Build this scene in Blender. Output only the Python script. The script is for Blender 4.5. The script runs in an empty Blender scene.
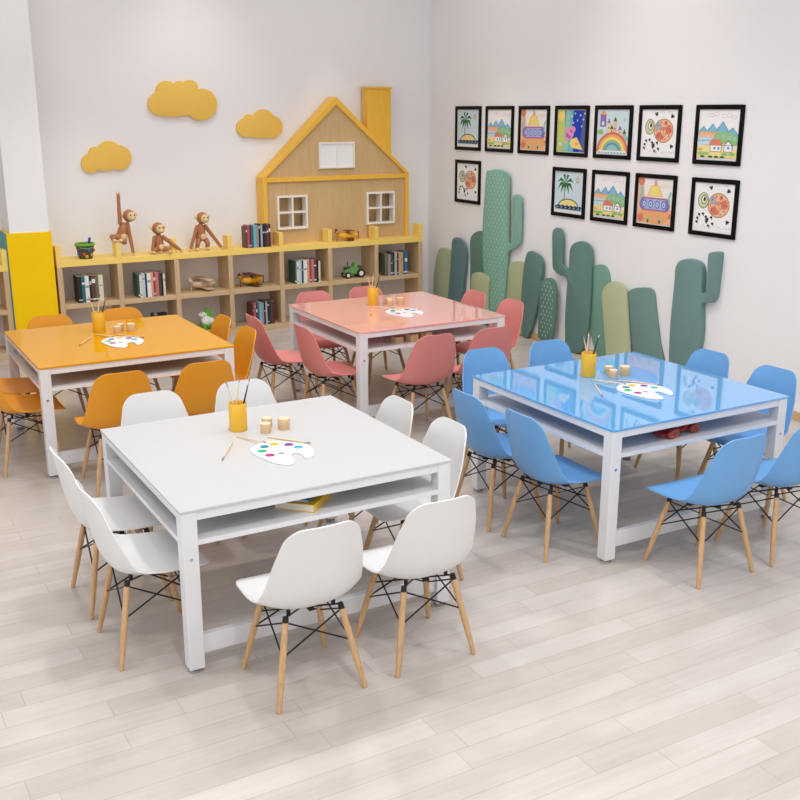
import bpy, bmesh, math, random
from mathutils import Vector, Matrix, Euler
random.seed(7)
C = bpy.context.scene.collection
PI = math.pi
R = math.radians

# ------------------------------------------------------------------ materials
def lin(c):
    out = []
    for v in c[:3]:
        v = v / 255.0
        out.append(v / 12.92 if v <= 0.04045 else ((v + 0.055) / 1.055) ** 2.4)
    return tuple(out) + (1.0,)

def mat(name, col, rough=0.5, coat=0.0, coat_ior=1.5, metal=0.0, noise=0.0, nscale=30.0, alpha=None, spec=0.5):
    m = bpy.data.materials.new(name); m.use_nodes = True
    nt = m.node_tree; b = nt.nodes['Principled BSDF']
    b.inputs['Roughness'].default_value = rough
    b.inputs['Metallic'].default_value = metal
    b.inputs['Specular IOR Level'].default_value = spec
    b.inputs['Coat Weight'].default_value = coat
    b.inputs['Coat IOR'].default_value = coat_ior
    b.inputs['Coat Roughness'].default_value = 0.01
    c = lin(col)
    if noise > 0:
        tc = nt.nodes.new('ShaderNodeTexCoord')
        n = nt.nodes.new('ShaderNodeTexNoise'); n.inputs['Scale'].default_value = nscale
        n.inputs['Detail'].default_value = 4
        mx = nt.nodes.new('ShaderNodeMix'); mx.data_type = 'RGBA'
        mx.inputs[6].default_value = tuple(min(1, v * (1 + noise)) for v in c[:3]) + (1,)
        mx.inputs[7].default_value = tuple(v * (1 - noise) for v in c[:3]) + (1,)
        nt.links.new(tc.outputs['Object'], n.inputs['Vector'])
        nt.links.new(n.outputs['Fac'], mx.inputs[0])
        nt.links.new(mx.outputs[2], b.inputs['Base Color'])
    else:
        b.inputs['Base Color'].default_value = c
    return m

def wood(name, c1, c2, rough=0.5, scale=(2, 40, 2), rotz=0, coat=0.0):
    """grain stretched along one object axis"""
    m = bpy.data.materials.new(name); m.use_nodes = True
    nt = m.node_tree; b = nt.nodes['Principled BSDF']
    b.inputs['Roughness'].default_value = rough
    b.inputs['Coat Weight'].default_value = coat
    tc = nt.nodes.new('ShaderNodeTexCoord')
    mp = nt.nodes.new('ShaderNodeMapping'); mp.inputs['Scale'].default_value = scale
    n = nt.nodes.new('ShaderNodeTexNoise'); n.inputs['Scale'].default_value = 1.6
    n.inputs['Detail'].default_value = 6; n.inputs['Roughness'].default_value = 0.65
    n.inputs['Distortion'].default_value = 0.6
    cr = nt.nodes.new('ShaderNodeValToRGB')
    cr.color_ramp.elements[0].position = 0.3; cr.color_ramp.elements[0].color = lin(c2)
    cr.color_ramp.elements[1].position = 0.7; cr.color_ramp.elements[1].color = lin(c1)
    nt.links.new(tc.outputs['Object'], mp.inputs['Vector'])
    nt.links.new(mp.outputs['Vector'], n.inputs['Vector'])
    nt.links.new(n.outputs['Fac'], cr.inputs['Fac'])
    nt.links.new(cr.outputs['Color'], b.inputs['Base Color'])
    return m

def floor_material():
    m = bpy.data.materials.new('whitewashed_planks'); m.use_nodes = True
    nt = m.node_tree; b = nt.nodes['Principled BSDF']
    tc = nt.nodes.new('ShaderNodeTexCoord')
    br = nt.nodes.new('ShaderNodeTexBrick')
    br.inputs['Scale'].default_value = 1.0
    br.inputs['Brick Width'].default_value = 1.05
    br.inputs['Row Height'].default_value = 0.124
    br.inputs['Mortar Size'].default_value = 0.0011
    br.inputs['Mortar Smooth'].default_value = 0.25
    br.inputs['Bias'].default_value = 0.0
    br.offset = 0.37; br.offset_frequency = 2; br.squash = 0.82; br.squash_frequency = 3
    br.inputs['Color1'].default_value = (0, 0, 0, 1)
    br.inputs['Color2'].default_value = (1, 1, 1, 1)
    br.inputs['Mortar'].default_value = (0.5, 0.5, 0.5, 1)
    nt.links.new(tc.outputs['Object'], br.inputs['Vector'])
    # tone of each plank
    tone = nt.nodes.new('ShaderNodeValToRGB')
    e = tone.color_ramp.elements
    e[0].position = 0.0; e[0].color = lin(FLOOR_C[0])
    e[1].position = 1.0; e[1].color = lin(FLOOR_C[1])
    nt.links.new(br.outputs['Color'], tone.inputs['Fac'])
    # grain, long along the planks
    mp = nt.nodes.new('ShaderNodeMapping'); mp.inputs['Scale'].default_value = (1.6, 34, 1)
    n = nt.nodes.new('ShaderNodeTexNoise'); n.inputs['Scale'].default_value = 1.0
    n.inputs['Detail'].default_value = 7; n.inputs['Roughness'].default_value = 0.65; n.inputs['Distortion'].default_value = 0.8
    nt.links.new(tc.outputs['Object'], mp.inputs['Vector']); nt.links.new(mp.outputs['Vector'], n.inputs['Vector'])
    n2 = nt.nodes.new('ShaderNodeTexNoise'); n2.inputs['Scale'].default_value = 2.2; n2.inputs['Detail'].default_value = 5
    mp2 = nt.nodes.new('ShaderNodeMapping'); mp2.inputs['Scale'].default_value = (1.0, 2.8, 1)
    nt.links.new(tc.outputs['Object'], mp2.inputs['Vector']); nt.links.new(mp2.outputs['Vector'], n2.inputs['Vector'])
    g = nt.nodes.new('ShaderNodeValToRGB')
    g.color_ramp.elements[0].position = 0.35; g.color_ramp.elements[0].color = (0.93, 0.92, 0.91, 1)
    g.color_ramp.elements[1].position = 0.62; g.color_ramp.elements[1].color = (1, 1, 1, 1)
    nt.links.new(n.outputs['Fac'], g.inputs['Fac'])
    g2 = nt.nodes.new('ShaderNodeValToRGB')
    g2.color_ramp.elements[0].position = 0.35; g2.color_ramp.elements[0].color = (0.9, 0.89, 0.88, 1)
    g2.color_ramp.elements[1].position = 0.65; g2.color_ramp.elements[1].color = (1, 1, 1, 1)
    nt.links.new(n2.outputs['Fac'], g2.inputs['Fac'])
    def mul(a, c, f=1.0):
        x = nt.nodes.new('ShaderNodeMix'); x.data_type = 'RGBA'; x.blend_type = 'MULTIPLY'; x.inputs[0].default_value = f
        nt.links.new(a, x.inputs[6]); nt.links.new(c, x.inputs[7]); return x.outputs[2]
    c = mul(mul(tone.outputs['Color'], g.outputs['Color']), g2.outputs['Color'])
    mort = nt.nodes.new('ShaderNodeMix'); mort.data_type = 'RGBA'
    mort.inputs[7].default_value = lin((156, 145, 136))
    nt.links.new(br.outputs['Fac'], mort.inputs[0]); nt.links.new(c, mort.inputs[6])
    nt.links.new(mort.outputs[2], b.inputs['Base Color'])
    b.inputs['Roughness'].default_value = 0.30
    b.inputs['Specular IOR Level'].default_value = 0.4
    return m
FLOOR_C = ((199, 190, 183), (210, 203, 198))

M = {}
M['floor'] = floor_material()
M['wall'] = mat('wall_paint', (241, 240, 242), 0.85, noise=0.015, nscale=2)
M['ceiling'] = mat('ceiling_paint', (222, 222, 222), 0.9)
M['pillar'] = mat('pillar_white_paint', (244, 244, 246), 0.6)
M['pillar_yellow'] = mat('pillar_yellow_panel', (254, 208, 0), 0.6, noise=0.03, nscale=3, spec=.2)
M['teal_panel'] = mat('teal_panel', (60, 150, 165), 0.5)
M['base_wood'] = mat('tan_skirting', (205, 172, 128), 0.5, noise=0.08, nscale=8)
M['white_metal'] = mat('white_powder_coat', (226, 226, 229), 0.35)
M['white_board'] = mat('white_laminate', (226, 226, 229), 0.28)
M['white_top'] = mat('white_lacquered_top', (198, 199, 201), 0.25)
M['yellow_top'] = mat('yellow_gloss_glass', (216, 152, 12), 0.25, coat=.5, coat_ior=1.5, spec=0)
M['pink_top'] = mat('pink_gloss_glass', (242, 176, 166), 0.25, coat=1, coat_ior=1.6, spec=.2)
M['blue_top'] = mat('blue_gloss_glass', (92, 172, 234), 0.25, coat=1, coat_ior=2.0, spec=.2)
M['white_shell'] = mat('white_polypropylene', (228, 228, 228), 0.38)
M['yellow_shell'] = mat('orange_yellow_polypropylene', (232, 154, 30), 0.4)
M['pink_shell'] = mat('salmon_polypropylene', (222, 136, 132), 0.4)
M['blue_shell'] = mat('sky_blue_polypropylene', (110, 168, 224), 0.4)
M['beech'] = wood('beech_dowel', (214, 176, 132), (188, 146, 102), 0.45, (60, 60, 3))
M['wire'] = mat('black_steel', (28, 24, 24), 0.4, metal=0.3)
M['chrome'] = mat('chrome', (200, 200, 205), 0.15, metal=1)
M['oak'] = wood('pale_oak_board', (214, 186, 148), (196, 164, 124), 0.55, (24, 24, 3))
M['oak_h'] = wood('pale_oak_shelf', (216, 188, 150), (198, 168, 128), 0.55, (3, 24, 24))
M['oak_panel'] = wood('oak_facade_panel', (214, 180, 132), (200, 164, 114), 0.5, (34, 34, 1.6))
M['yellow_board'] = wood('yellow_stained_board', (252, 220, 124), (247, 210, 104), 0.45, (3, 30, 30))
M['yellow_frame'] = wood('yellow_stained_trim', (246, 194, 70), (238, 182, 54), 0.45, (20, 20, 3))
M['cloud'] = mat('yellow_felt', (240, 196, 92), 0.8, noise=0.04, nscale=40)
M['window_white'] = mat('white_window_frame', (244, 238, 230), 0.4)
M['pane_white'] = mat('white_pane', (246, 246, 246), 0.3)
M['back_grey'] = mat('grey_back_panel', (232, 226, 223), 0.7)
M['black_frame'] = mat('black_picture_frame', (5, 5, 6), 0.5, spec=.15)
M['paper'] = mat('drawing_paper', (234, 232, 234), 0.8)
M['cup'] = mat('yellow_enamel_pot', (232, 180, 48), 0.3)
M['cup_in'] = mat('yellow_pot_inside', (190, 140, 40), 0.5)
M['block_wood'] = wood('turned_pine', (226, 194, 154), (206, 170, 126), 0.5, (10, 10, 30))
M['block_top'] = mat('pine_end_grain', (236, 210, 176), 0.6)
M['palette'] = mat('white_palette_plastic', (244, 244, 244), 0.25)
M['brush_wood'] = mat('pale_brush_handle', (226, 198, 160), 0.5)
M['brush_dark'] = mat('dark_brush_handle', (40, 38, 40), 0.4)
M['bristle'] = mat('bristles', (150, 110, 70), 0.9)
M['monkey'] = wood('brown_teak', (188, 124, 80), (160, 98, 58), 0.45, (14, 14, 3))
M['limba'] = mat('pale_limba_wood', (226, 196, 146), 0.5)
M['eye'] = mat('black_eye', (20, 16, 14), 0.2)
M['bucket'] = mat('painted_bucket', (70, 80, 70), 0.5)
M['lime'] = mat('lime_plastic', (130, 180, 50), 0.4)
M['blue_p'] = mat('blue_plastic', (30, 70, 170), 0.4)
M['red_p'] = mat('red_plastic', (190, 50, 34), 0.45)
M['red_wheel'] = mat('dusty_red_wheel', (176, 72, 58), 0.5)
M['tyre'] = mat('black_rubber', (30, 30, 32), 0.6)
M['green_toy'] = mat('green_metal_toy', (110, 160, 90), 0.4)
M['green_dk'] = mat('dark_green_toy', (50, 84, 48), 0.5)
M['leaf_green'] = mat('bright_green_toy', (96, 170, 40), 0.45)
M['toy_white'] = mat('white_toy_body', (226, 230, 222), 0.45)
M['toy_yellow'] = mat('yellow_toy_wood', (238, 180, 36), 0.45)
M['toy_brown'] = mat('dark_red_toy_wood', (120, 44, 24), 0.45)
M['toy_beige'] = wood('plain_toy_wood', (224, 196, 172), (208, 176, 150), 0.55, (8, 8, 8))
for k, c in dict(gold=(214, 172, 40), teal=(40, 130, 160), green=(30, 170, 100), magenta=(176, 40, 130),
                 purple=(120, 50, 150), cyan=(60, 170, 190), red=(214, 70, 48), orange=(236, 150, 70), yellow=(246, 214, 84),
                 lilac=(170, 150, 214), blue=(60, 110, 200), navy=(26, 50, 120), skyp=(196, 222, 234), seag=(120, 190, 170),
                 tree=(36, 110, 50), trunk=(120, 90, 50), sand=(240, 214, 120), sea=(30, 64, 96), outline=(60, 60, 70),
                 hill=(96, 176, 214), hill_dk=(60, 140, 190), grass=(120, 180, 80), wallp=(240, 236, 230), rust=(214, 98, 60),
                 olivep=(190, 200, 130), pinkp=(226, 120, 180), peach=(240, 170, 130), lime2=(180, 200, 60), deepblue=(24, 60, 180),
                 grey=(150, 150, 160), blackp=(44, 36, 40), violet=(110, 70, 160), white=(246, 246, 246), brown=(150, 90, 60)).items():
    M['p_' + k] = mat('paint_' + k, c, 0.75)
    M['d_' + k] = mat('crayon_' + k, tuple(v * .74 + 236 * .26 for v in c) if k not in ('blackp', 'outline', 'tree', 'deepblue', 'sea') else c, 0.8)

# ------------------------------------------------------------------ mesh building
class MB:
    def __init__(s): s.v = []; s.f = []; s.m = []
    def add(s, vs, fs, mi=0, mtx=None):
        o = len(s.v)
        for v in vs:
            v = Vector(v)
            s.v.append(mtx @ v if mtx else v)
        for f in fs: s.f.append(tuple(i + o for i in f)); s.m.append(mi)
    def box(s, x0, x1, y0, y1, z0, z1, mi=0, mtx=None):
        vs = [(x, y, z) for x in (x0, x1) for y in (y0, y1) for z in (z0, z1)]
        s.add(vs, [(0, 1, 3, 2), (4, 6, 7, 5), (0, 4, 5, 1), (2, 3, 7, 6), (0, 2, 6, 4), (1, 5, 7, 3)], mi, mtx)
    def tube(s, p0, p1, r0, r1=None, n=12, mi=0):
        r1 = r0 if r1 is None else r1
        p0 = Vector(p0); p1 = Vector(p1); d = (p1 - p0).normalized()
        a = Vector((0, 0, 1)) if abs(d.z) < 0.9 else Vector((1, 0, 0))
        u = d.cross(a).normalized(); w = d.cross(u)
        vs = []
        for p, r in ((p0, r0), (p1, r1)):
            for i in range(n):
                t = 2 * PI * i / n
                vs.append(p + (u * math.cos(t) + w * math.sin(t)) * r)
        fs = [(i, (i + 1) % n, n + (i + 1) % n, n + i) for i in range(n)]
        fs += [tuple(range(n))[::-1], tuple(range(n, 2 * n))]
        s.add(vs, fs, mi)
    def path(s, pts, rads, n=8, mi=0):
        for i in range(len(pts) - 1): s.tube(pts[i], pts[i + 1], rads[i], rads[i + 1], n, mi)
        for i in range(1, len(pts) - 1): s.ell(pts[i], (rads[i],) * 3, n, max(4, n // 2), mi)
    def ell(s, c, r, n=16, k=10, mi=0, mtx=None):
        vs = []; fs = []
        for j in range(k + 1):
            ph = PI * j / k
            for i in range(n):
                t = 2 * PI * i / n
                vs.append((c[0] + r[0] * math.sin(ph) * math.cos(t), c[1] + r[1] * math.sin(ph) * math.sin(t), c[2] + r[2] * math.cos(ph)))
        for j in range(k):
            for i in range(n):
                fs.append((j * n + i, (j + 1) * n + i, (j + 1) * n + (i + 1) % n, j * n + (i + 1) % n))
        s.add(vs, fs, mi, mtx)
    def lathe(s, prof, n=24, mi=0, c=(0, 0, 0)):
        vs = []; fs = []
        for r, z in prof:
            for i in range(n):
                t = 2 * PI * i / n
                vs.append((c[0] + r * math.cos(t), c[1] + r * math.sin(t), c[2] + z))
        for j in range(len(prof) - 1):
            for i in range(n):
                fs.append((j * n + i, j * n + (i + 1) % n, (j + 1) * n + (i + 1) % n, (j + 1) * n + i))
        s.add(vs, fs, mi)
    def prism(s, pts, fn, t0, t1, mi=0):
        """outline pts (a,b) extruded between t0 and t1; fn(a,b,t) -> xyz"""
        n = len(pts)
        vs = [fn(a, b, t0) for a, b in pts] + [fn(a, b, t1) for a, b in pts]
        fs = [(i, (i + 1) % n, n + (i + 1) % n, n + i) for i in range(n)]
        fs += [tuple(range(n))[::-1], tuple(range(n, 2 * n))]
        s.add(vs, fs, mi)
    def build(s, name, mats, parent=None, bevel=0, smooth=False, seg=2, loc=None):
        me = bpy.data.meshes.new(name)
        me.from_pydata([tuple(v) for v in s.v], [], s.f)
        for i, p in enumerate(me.polygons): p.material_index = s.m[i]
        if not isinstance(mats, (list, tuple)): mats = [mats]
        for m in mats: me.materials.append(M[m] if isinstance(m, str) else m)
        bm = bmesh.new(); bm.from_mesh(me)
        bmesh.ops.remove_doubles(bm, verts=bm.verts, dist=1e-6)
        bmesh.ops.recalc_face_normals(bm, faces=bm.faces)
        if bevel:
            es = [e for e in bm.edges if len(e.link_faces) == 2 and e.calc_face_angle(0) > R(35)]
            bmesh.ops.bevel(bm, geom=es, offset=bevel, segments=seg, profile=0.5, affect='EDGES', clamp_overlap=True)
        bm.to_mesh(me); bm.free()
        if smooth:
            me.polygons.foreach_set('use_smooth', [True] * len(me.polygons))
            me.set_sharp_from_angle(angle=R(38))
        o = bpy.data.objects.new(name, me); C.objects.link(o)
        if parent: o.parent = parent
        if loc: o.location = loc
        return o

def tag(o, label=None, cat=None, group=None, kind=None):
    if label: o['label'] = label
    if cat: o['category'] = cat
    if group: o['group'] = group
    if kind: o['kind'] = kind
    return o
def empty(name, loc=(0, 0, 0), rz=0, label=None, cat=None, group=None):
    o = bpy.data.objects.new(name, None); C.objects.link(o)
    o.location = loc; o.rotation_euler = (0, 0, rz); o.empty_display_size = 0.1
    return tag(o, label, cat, group)
KIDS = {}
def copy_tree(o, parent=None):
    c = o.copy(); C.objects.link(c)
    if parent: c.parent = parent
    for ch in [x for x in KIDS.get(o.name, o.children)]: copy_tree(ch, c)
    return c
def smooth_closed(pts, k=4):
    out = []; n = len(pts)
    for i in range(n):
        p0, p1, p2, p3 = (Vector(pts[(i + j) % n]) for j in (-1, 0, 1, 2))
        for q in range(k):
            t = q / k
            out.append(tuple(0.5 * ((2 * p1) + (p2 - p0) * t + (2 * p0 - 5 * p1 + 4 * p2 - p3) * t * t + (3 * p1 - p0 - 3 * p2 + p3) * t ** 3)))
    return out
CACTI = {
 'olive_left': (0, [(2.936, 0.76), (2.84, 0.762), (2.776, 0.73), (2.755, 0.652), (2.76, 0.52), (2.774, 0.341), (2.797, 0.159), (2.821, 0.005), (3.0, 0.004), (3.095, 0.004), (3.134, 0.198), (3.126, 0.381), (3.105, 0.505), (3.079, 0.613), (3.046, 0.691), (2.997, 0.741)]),
 'slate_left': (1, [(2.609, 0.915), (2.517, 0.911), (2.438, 0.87), (2.399, 0.797), (2.396, 0.684), (2.412, 0.54), (2.435, 0.393), (2.469, 0.214), (2.542, 0.004), (2.703, 0.004), (2.775, 0.046), (2.759, 0.213), (2.732, 0.409), (2.71, 0.616), (2.698, 0.762), (2.69, 0.857), (2.659, 0.899)]),
 'dark_behind': (0, [(2.223, 1.02), (2.137, 1.032), (1.967, 1.032), (1.822, 0.969), (1.786, 0.18), (1.917, 0.004), (2.266, 0.004), (2.333, 0.088), (2.345, 0.288), (2.343, 0.518), (2.35, 0.73), (2.357, 0.912), (2.309, 0.98)]),
 'big': (2, [(2.027, 1.667), (1.953, 1.697), (1.842, 1.713), (1.732, 1.708), (1.632, 1.677), (1.614, 1.616), (1.606, 1.411), (1.592, 1.153), (1.586, 0.964), (1.516, 0.998), (1.519, 1.16), (1.533, 1.417), (1.514, 1.464), (1.462, 1.478), (1.409, 1.466), (1.388, 1.427), (1.38, 1.224), (1.377, 1.039), (1.4, 0.974), (1.459, 0.921), (1.582, 0.87), (1.598, 0.761), (1.618, 0.511), (1.642, 0.235), (1.668, 0.009), (1.736, 0.004), (1.89, 0.004), (1.931, 0.074), (1.993, 0.401), (2.044, 0.672), (2.069, 0.945), (2.066, 1.217), (2.046, 1.433)]),
 'small_olive': (3, [(2.1, 0.588), (2.013, 0.584), (1.903, 0.548), (1.889, 0.522), (1.897, 0.418), (1.903, 0.278), (1.92, 0.093), (2.192, 0.045), (2.237, 0.167), (2.243, 0.337), (2.229, 0.51), (2.198, 0.556)]),
 'olive_mid': (0, [(1.475, 0.782), (1.368, 0.783), (1.227, 0.743), (1.207, 0.41), (1.226, 0.141), (1.359, 0.004), (1.578, 0.004), (1.652, 0.142), (1.681, 0.358), (1.68, 0.532), (1.65, 0.667), (1.581, 0.751)]),
 'dark_mid': (1, [(1.197, 0.923), (1.123, 0.919), (1.034, 0.893), (0.988, 0.848), (0.985, 0.756), (0.991, 0.633), (1.01, 0.507), (1.045, 0.366), (1.094, 0.221), (1.148, 0.094), (1.213, 0.004), (1.277, 0.016), (1.316, 0.139), (1.327, 0.266), (1.327, 0.394), (1.32, 0.523), (1.307, 0.672), (1.287, 0.8), (1.251, 0.896)]),
 'dotted': (3, [(0.85, 0.695), (0.792, 0.695), (0.735, 0.661), (0.715, 0.594), (0.711, 0.494), (0.709, 0.372), (0.722, 0.227), (0.751, 0.088), (0.858, 0.057), (0.969, 0.056), (0.982, 0.159), (0.986, 0.326), (0.979, 0.493), (0.967, 0.608), (0.93, 0.664)]),
 'big_dark': (2, [(0.413, 1.107), (0.324, 1.102), (0.26, 1.066), (0.237, 0.998), (0.227, 0.809), (0.223, 0.569), (0.229, 0.373), (0.247, 0.212), (0.318, 0.058), (0.375, 0.012), (0.483, 0.004), (0.555, 0.025), (0.579, 0.159), (0.59, 0.36), (0.586, 0.561), (0.588, 0.72), (0.693, 0.74), (0.775, 0.769), (0.819, 0.809), (0.837, 0.976), (0.845, 1.144), (0.819, 1.186), (0.78, 1.201), (0.725, 1.195), (0.691, 1.159), (0.679, 0.994), (0.67, 0.862), (0.629, 0.833), (0.57, 0.811), (0.566, 0.929), (0.56, 1.018), (0.508, 1.077)]),
 'green': (0, [(0.142, 0.915), (0.079, 0.912), (0.029, 0.862), (0.004, 0.79), (-0.054, 0.61), (-0.092, 0.33), (-0.054, 0.11), (0.068, 0.022), (0.135, 0.052), (0.197, 0.168), (0.242, 0.288), (0.277, 0.42), (0.299, 0.593), (0.311, 0.747), (0.281, 0.851), (0.221, 0.897)]),
 'beige': (2, [(-0.114, 0.794), (-0.196, 0.783), (-0.257, 0.741), (-0.28, 0.648), (-0.304, 0.513), (-0.337, 0.332), (-0.363, 0.177), (-0.373, 0.027), (-0.071, 0.004), (-0.038, 0.11), (0.002, 0.316), (0.035, 0.484), (0.061, 0.642), (0.033, 0.717), (-0.033, 0.769)]),
 'grey': (0, [(-0.416, 0.778), (-0.492, 0.789), (-0.55, 0.787), (-0.593, 0.749), (-0.622, 0.628), (-0.662, 0.481), (-0.71, 0.308), (-0.76, 0.126), (-0.488, 0.011), (-0.396, 0.142), (-0.346, 0.246), (-0.303, 0.369), (-0.238, 0.545), (-0.233, 0.675), (-0.275, 0.728), (-0.332, 0.758)]),
 'teal': (2, [(-1.001, 1.11), (-1.082, 1.105), (-1.141, 1.079), (-1.167, 1.024), (-1.174, 0.958), (-1.181, 0.845), (-1.216, 0.856), (-1.231, 0.887), (-1.227, 1.007), (-1.218, 1.163), (-1.239, 1.19), (-1.281, 1.203), (-1.328, 1.204), (-1.338, 1.177), (-1.337, 1.047), (-1.331, 0.914), (-1.327, 0.838), (-1.3, 0.792), (-1.242, 0.77), (-1.188, 0.749), (-1.198, 0.64), (-1.208, 0.488), (-1.196, 0.364), (-1.18, 0.2), (-1.13, 0.06), (-1.02, 0.004), (-0.91, 0.04), (-0.866, 0.19), (-0.852, 0.42), (-0.85, 0.58), (-0.856, 0.757), (-0.862, 0.931), (-0.86, 1.009), (-0.889, 1.068), (-0.939, 1.096)]),
}
CLOUDS = [
 [(-0.737, 2.266), (-0.765, 2.275), (-0.789, 2.289), (-0.808, 2.309), (-0.822, 2.332), (-0.829, 2.358), (-0.829, 2.385), (-0.823, 2.413), (-0.81, 2.438), (-0.791, 2.46), (-0.768, 2.478), (-0.741, 2.49), (-0.738, 2.518), (-0.727, 2.545), (-0.708, 2.569), (-0.684, 2.587), (-0.656, 2.599), (-0.626, 2.603), (-0.596, 2.599), (-0.569, 2.588), (-0.547, 2.571), (-0.525, 2.598), (-0.489, 2.604), (-0.462, 2.583), (-0.439, 2.601), (-0.412, 2.612), (-0.383, 2.616), (-0.355, 2.61), (-0.331, 2.597), (-0.312, 2.578), (-0.301, 2.553), (-0.3, 2.527), (-0.27, 2.53), (-0.24, 2.529), (-0.211, 2.523), (-0.184, 2.512), (-0.16, 2.497), (-0.139, 2.478), (-0.123, 2.455), (-0.111, 2.431), (-0.104, 2.404), (-0.102, 2.376), (-0.105, 2.348), (-0.114, 2.321), (-0.128, 2.296), (-0.146, 2.273), (-0.169, 2.253), (-0.194, 2.236), (-0.222, 2.225), (-0.252, 2.217), (-0.282, 2.215), (-0.312, 2.217), (-0.34, 2.224), (-0.367, 2.236), (-0.39, 2.252), (-0.41, 2.272), (-0.44, 2.265), (-0.47, 2.26), (-0.5, 2.256), (-0.531, 2.253), (-0.561, 2.251), (-0.591, 2.25), (-0.621, 2.251), (-0.65, 2.253), (-0.68, 2.256), (-0.709, 2.261)],
 [(-1.375, 1.746), (-1.398, 1.728), (-1.424, 1.718), (-1.452, 1.715), (-1.479, 1.719), (-1.502, 1.732), (-1.522, 1.75), (-1.534, 1.774), (-1.539, 1.8), (-1.536, 1.827), (-1.526, 1.853), (-1.509, 1.875), (-1.486, 1.892), (-1.46, 1.902), (-1.455, 1.928), (-1.44, 1.951), (-1.417, 1.966), (-1.39, 1.97), (-1.364, 1.963), (-1.344, 1.986), (-1.32, 2.004), (-1.293, 2.016), (-1.263, 2.022), (-1.234, 2.02), (-1.206, 2.012), (-1.181, 1.998), (-1.16, 1.978), (-1.134, 1.976), (-1.108, 1.968), (-1.085, 1.955), (-1.066, 1.938), (-1.051, 1.916), (-1.041, 1.892), (-1.038, 1.866), (-1.04, 1.839), (-1.048, 1.813), (-1.061, 1.79), (-1.08, 1.769), (-1.102, 1.753), (-1.127, 1.741), (-1.154, 1.735), (-1.181, 1.735), (-1.207, 1.74), (-1.232, 1.751), (-1.26, 1.739), (-1.289, 1.732), (-1.319, 1.731), (-1.348, 1.736)],
 [(0.261, 2.049), (0.234, 2.04), (0.206, 2.038), (0.179, 2.042), (0.153, 2.053), (0.132, 2.069), (0.116, 2.089), (0.106, 2.113), (0.104, 2.138), (0.108, 2.163), (0.119, 2.187), (0.137, 2.207), (0.159, 2.223), (0.185, 2.233), (0.202, 2.261), (0.233, 2.275), (0.267, 2.271), (0.291, 2.25), (0.305, 2.273), (0.325, 2.293), (0.349, 2.309), (0.377, 2.32), (0.406, 2.324), (0.435, 2.322), (0.463, 2.315), (0.489, 2.301), (0.509, 2.283), (0.525, 2.261), (0.552, 2.253), (0.577, 2.239), (0.598, 2.221), (0.614, 2.199), (0.624, 2.175), (0.627, 2.149), (0.624, 2.122), (0.615, 2.097), (0.599, 2.074), (0.579, 2.055), (0.554, 2.04), (0.526, 2.03), (0.497, 2.026), (0.468, 2.028), (0.44, 2.036), (0.41, 2.029), (0.379, 2.026), (0.348, 2.026), (0.318, 2.03), (0.289, 2.038)],
]

# ------------------------------------------------------------------ the room
WX, WY = 2.5, 3.31          # inner faces of the right and the back wall
LX, FY, CZ = -6.4, -10.6, 4.4
def struct(name, mb, mats, **k):
    return tag(mb.build(name, mats, **k), kind='structure')
b = MB(); b.box(LX - .15, WX + .15, FY - .15, WY + .15, -0.12, 0); struct('floor', b, 'floor')
b = MB(); b.box(LX - .15, WX + .15, FY - .15, WY + .15, CZ, CZ + .12); struct('ceiling', b, 'ceiling')
b = MB(); b.box(LX - .15, WX + .15, WY, WY + .15, 0, CZ); struct('wall_back', b, 'wall')
b = MB(); b.box(WX, WX + .15, FY, WY, 0, CZ); struct('wall_right', b, 'wall')
# unseen left and front walls; their windows are invented to let light in
M['wall_far'] = mat('unseen_wall_low_bounce', (186, 182, 178), 0.9)  # toned down on the unseen walls to cut bounced fill
def wall_with_openings(name, horiz, a0, a1, fixed, thick, opens, z0, z1):
    b = MB()
    def bx(p, q, zz0, zz1):
        if q - p < 1e-4: return
        if horiz: b.box(p, q, fixed - thick, fixed, zz0, zz1)
        else: b.box(fixed - thick, fixed, p, q, zz0, zz1)
    cur = a0
    for (p, q) in opens:
        bx(cur, p, 0, CZ); bx(p, q, 0, z0); bx(p, q, z1, CZ); cur = q
    bx(cur, a1, 0, CZ)
    struct(name, b, 'wall_far')
    for i, (p, q) in enumerate(opens):
        f = MB(); c = fixed - thick * .6; d = fixed - thick * .35
        def fb(p_, q_, e, g):
            if horiz: f.box(p_, q_, c, d, e, g)
            else: f.box(c, d, p_, q_, e, g)
        w = .05
        fb(p, p + w, z0, z1); fb(q - w, q, z0, z1); fb(p + w, q - w, z0, z0 + w); fb(p + w, q - w, z1 - w, z1)
        fb((p + q) / 2 - .025, (p + q) / 2 + .025, z0 + w, z1 - w)
        global WN
        WN += 1
        struct('window_%d' % WN, f, 'white_metal')  # invented window, out of view, added as an opening for light
WN = 0
wall_with_openings('wall_front', True, LX - .15, WX + .15, FY, .15, [(-5.6, -3.2), (-2.6, -.2), (.1, 2.1)], .8, 3.2)
wall_with_openings('wall_left', False, FY, WY, LX, .15, [(-9.6, -7.2), (-6.4, -4.0), (-3.2, -.8)], .8, 3.2)
# skirting board of the right wall
b = MB(); b.box(WX - .014, WX, FY, WY, 0, .07); struct('baseboard_right', b, 'base_wood', bevel=.003)
# pillar with its yellow cladding
b = MB(); b.box(-2.33, -1.972, 2.945, 3.31, 1.2, CZ); struct('pillar', b, 'pillar')
b = MB(); b.box(-2.365, -1.955, 2.93, 3.31, 0, 1.2, 0); struct('trim_1', b, 'pillar_yellow', bevel=.003)
b = MB(); b.box(-2.373, -2.3655, 2.94, 3.31, 0, 1.2, 0); struct('trim_2', b, 'teal_panel')

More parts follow.
